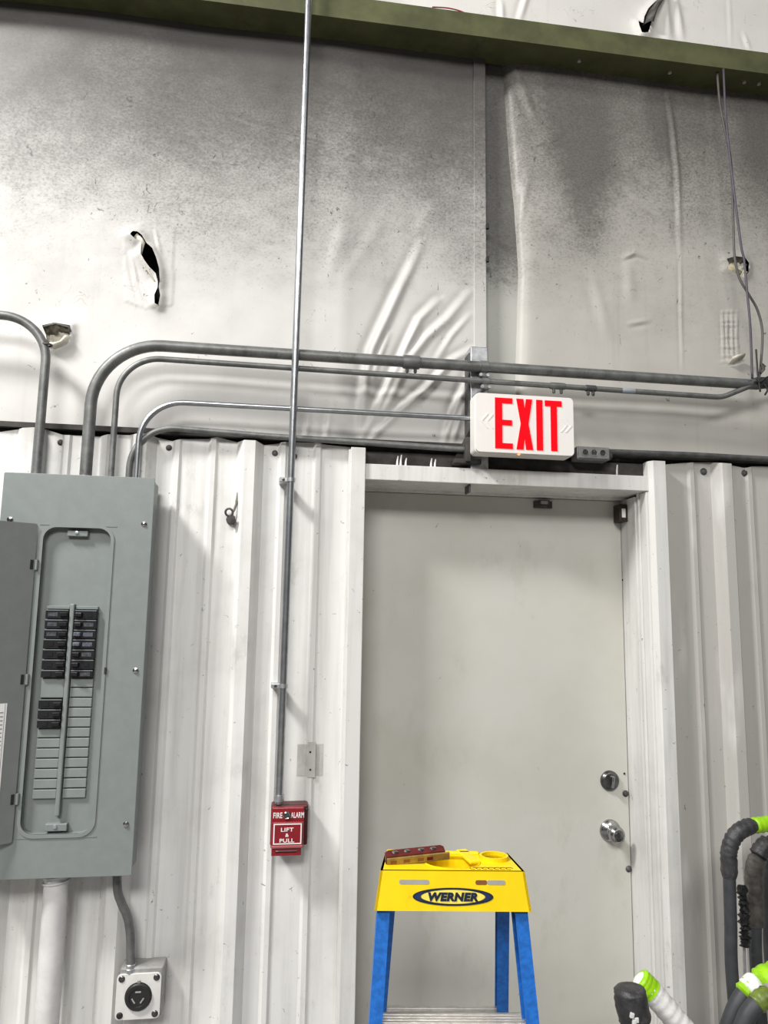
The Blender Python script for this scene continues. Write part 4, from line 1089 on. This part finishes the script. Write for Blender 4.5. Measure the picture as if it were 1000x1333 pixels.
# small torpedo level on the cap
lv0 = Lf(-.075, .052, LZ+.014)
mxv = T(lv0) @ RZ(LA+7) @ RY(-4) @ RX(15)
lev = empty('torpedo_level', lv0-Vector((0, 0, .014)), 'short maroon and brass torpedo level lying on the yellow ladder cap', 'level')
bm = nb(); plate(bm, [(-.064, -.011), (.064, -.011), (.064, .006), (.058, .012), (-.056, .012), (-.064, .004)], [], lambda u, v, t: mxv @ Vector((u, v, t)), -.008, .010)
body = obj('body', bm, M['maroon'], lev)
obj('brass_edge', bx((-.062, -.0145, -.009), (.073, -.010, .007), .001, mxv), M['brass'], lev)
for u in (-.042, -.016, .014, .040):
    b = lathe(nb(), (0, 0, 0), [(0, 0), (.0055, 0), (.0055, .002), (.004, .003), (0, .0035)], (0, 0, 1), 14)
    obj('vial', moved(b, mxv @ T((u, .001, .0095)) @ Matrix.Diagonal((1.2, .9, 1, 1))), M['chrome'], lev, 40)
for u in (-.048, -.020, .010, .030):
    obj('window', bx((u-.0065, -.0152, -.005), (u+.0065, -.0140, .002), .0003, mxv), M['maroon'] if u > .02 else M['brown'], lev)

# ------------------------------------------------------------------ taped hoses at the right
def hose(name, pixels, Y, r, mat, label, tail=None, wraps=(), dy=None):
    """wraps: (i0, i1, radius factor, material, name) over spline indices"""
    pts = [P(*q, Y if dy is None else Y+dy[i]) for i, q in enumerate(pixels)]
    if tail: pts = [Vector(t) for t in tail]+pts
    n = 8; sp_ = spline(pts, n)
    e = empty(name, sp_[0], label, 'hose')
    obj('tube', tube(nb(), sp_, r, 16), mat, e, 60)
    off = len(tail)*n if tail else 0
    for (a, b_, k_, m_, nm) in wraps:
        a_, c_ = int(off+a*n), int(off+b_*n)
        seg = sp_[a_:c_+1]; N = len(seg)
        rad = [r*(k_*(1+.05*math.sin(i*2.1)+random.uniform(-.03, .03))) for i in range(N)]
        rad[0] = r*1.06; rad[-1] = r*1.06
        obj(nm, tube(nb(), seg, r, 16, rad, True, .035), m_, e, 60)
    return e
Y1 = -.32
a = P(953.8, 1277, Y1)
hose('rubber_hose', [(953.8, 1277), (951.5, 1200), (949.4, 1128), (949.5, 1106), (957, 1088), (970, 1078), (986, 1074), (1010, 1072), (1060, 1073)], Y1, .0168, M['hose'],
     'dark grey hose standing against the ribbed wall, its top bend wrapped in grey tape', [(a.x+.03, Y1-.02, .02), (a.x+.02, Y1, .35)],
     [(1.85, 5.7, 1.30, M['wrap'], 'tape_wrap'), (5.8, 8, 1.25, M['lime'], 'lime_tape')], [0, 0, 0, 0, 0, 0, .01, .02, .03])
Y2 = -.25
a = P(985, 1262, Y2)
hose('rubber_hose', [(985, 1262), (983.5, 1200), (982, 1160), (982, 1132), (988, 1113), (1000, 1098), (1020, 1090), (1070, 1090)], Y2, .0172, M['hose'],
     'grey hose behind the bent one at the right edge, wrapped in dusty brown tape', [(a.x+.03, Y2, .02), (a.x+.015, Y2, .35)],
     [(.9, 3.9, 1.42, M['wrapbrown'], 'tape_wrap'), (3.9, 5.2, 1.5, M['wrap'], 'tape_wrap')])
a = P(1010, 1250, -.2)
hose('rubber_hose', [(1004, 1250), (1003, 1190), (1002, 1150), (1004, 1120), (1015, 1100), (1050, 1090)], -.2, .018, M['hose'], 'rearmost dark hose, only just inside the right picture edge', [(a.x+.03, -.2, .02), (a.x+.01, -.2, .35)])
# torn black tape strand and the thin rod it hangs on
rod = empty('threaded_rod', P(970, 1272, -.27), 'thin steel rod with shredded black tape between the two dark hoses', 'rod')
q = P(970, 1272, -.27); q2 = P(966.5, 1152, -.27)
obj('rod', tube(nb(), [(q.x+.03, -.24, 0.0), q, q2], .004, 8), M['zinc'], rod, 60)
sp_ = spline([P(966.5, 1152, -.28), P(968, 1172, -.285), P(969, 1195, -.285), P(969.5, 1215, -.28), P(969.5, 1232, -.28)], 7)
obj('black_shreds', tube(nb(), sp_, .012, 9, [.008+.006*abs(math.sin(i*1.3)) for i in range(len(sp_))], True, .4), M['blackplastic'], rod, 50)
# big lower hoses with lime tape
Y3 = -.62
a = P(946, 1345, Y3)
hose('rubber_hose', [(932, 1420), (938, 1375), (951, 1330), (962, 1305), (977, 1286), (1000, 1272), (1040, 1258)], Y3, .0192, M['hose'], 'thick grey hose with bright lime tape and a white label at lower right',
     [(P(932, 1420, Y3).x-.02, Y3+.02, .02), (P(932, 1420, Y3).x-.015, Y3, .3)], [(3.5, 4.35, 1.22, M['lime'], 'lime_tape'), (3.8, 4.6, 1.32, M['whitewrap'], 'white_label'), (4.55, 6, 1.42, M['lime'], 'lime_tape')])
Y4 = -.70
a = P(966, 1350, Y4)
hose('rubber_hose', [(948, 1425), (955, 1378), (969, 1332), (978, 1315), (992, 1301), (1010, 1293), (1050, 1283)], Y4, .0185, M['hose'], 'nearest grey hose at the lower right corner with dull green tape',
     [(P(948, 1425, Y4).x-.02, Y4+.02, .02), (P(948, 1425, Y4).x-.015, Y4, .3)], [(3.6, 4.7, 1.12, paint('dull_green_tape', (.14, .19, .03), .4, 0, .4, 40), 'green_tape'), (4.7, 6, 1.2, M['greyslot'], 'grey_tape')])
# white wrapped hose with a lime band
Y5 = -.45
pts5 = [(829, 1272), (837, 1280), (851, 1294), (869, 1315), (886, 1335), (905, 1357), (930, 1386), (955, 1420)]
tl = [P(*q, Y5-.004*i) for i, q in enumerate(pts5)]
sp_ = spline([*tl, tl[-1]+Vector((.05, .0, -.14)), Vector((tl[-1].x+.07, tl[-1].y, .2)), Vector((tl[-1].x+.075, tl[-1].y, .03))], 8)
e = empty('white_hose', sp_[-1], 'white-wrapped hose leaning up to its lime-banded end before the door casing', 'hose')
obj('tube', tube(nb(), sp_[11:], .0285, 18, [.0285*(1+.03*math.sin(i*1.7)) for i in range(len(sp_)-11)], True, .012), M['whitewrap'], e, 60)
obj('lime_band', tube(nb(), sp_[2:15], .026, 18, [.0240, .0275]+[.0298+.0008*math.sin(i*2) for i in range(11)], True, .012), M['lime'], e, 60)
obj('end_cap', tube(nb(), sp_[0:5], .0245, 18, [.010, .016, .020, .0215, .0215], True, .02), M['whitewrap'], e, 60)
# black plastic-wrapped bundle
Y6 = -.52
c0 = P(822, 1300, Y6)
sp_ = [Vector((c0.x+.03, Y6+.03, .0)), Vector((c0.x+.025, Y6+.02, .4)), Vector((c0.x+.012, Y6, c0.z-.12)), Vector((c0.x+.008, Y6, c0.z-.045)), Vector((c0.x+.002, Y6, c0.z-.02)), Vector((c0.x-.002, Y6, c0.z+.008)), Vector((c0.x-.004, Y6, c0.z+.022)), Vector((c0.x-.004, Y6, c0.z+.027))]
e = empty('wrapped_bundle', (c0.x+.03, Y6+.03, 0), 'upright cable end bundled in torn black plastic beside the white hose', 'bundle')
obj('bundle_core', tube(nb(), sp_[:5], .034, 18, [.034, .034, .036, .033, .033], True, .05), M['blackplastic'], e, 60)
obj('tape_cap', tube(nb(), spline(sp_[3:], 4), .036, 20, [.038]*4+[.0385]*4+[.037]*4+[.032, .03, .027, .022, .02][:5], True, .03), M['wrap'], e, 60)
for q in ((823, 1322), (829, 1328), (826, 1331)):
    p = P(*q, Y6-.036); b = nb(); box(b, (p.x-.005, p.y-.003, p.z-.006), (p.x+.005, p.y+.004, p.z+.006), .002, T(p) @ RY(random.uniform(-40, 40)) @ T(-p)); obj('white_scrap', b, M['whitewrap'], e)
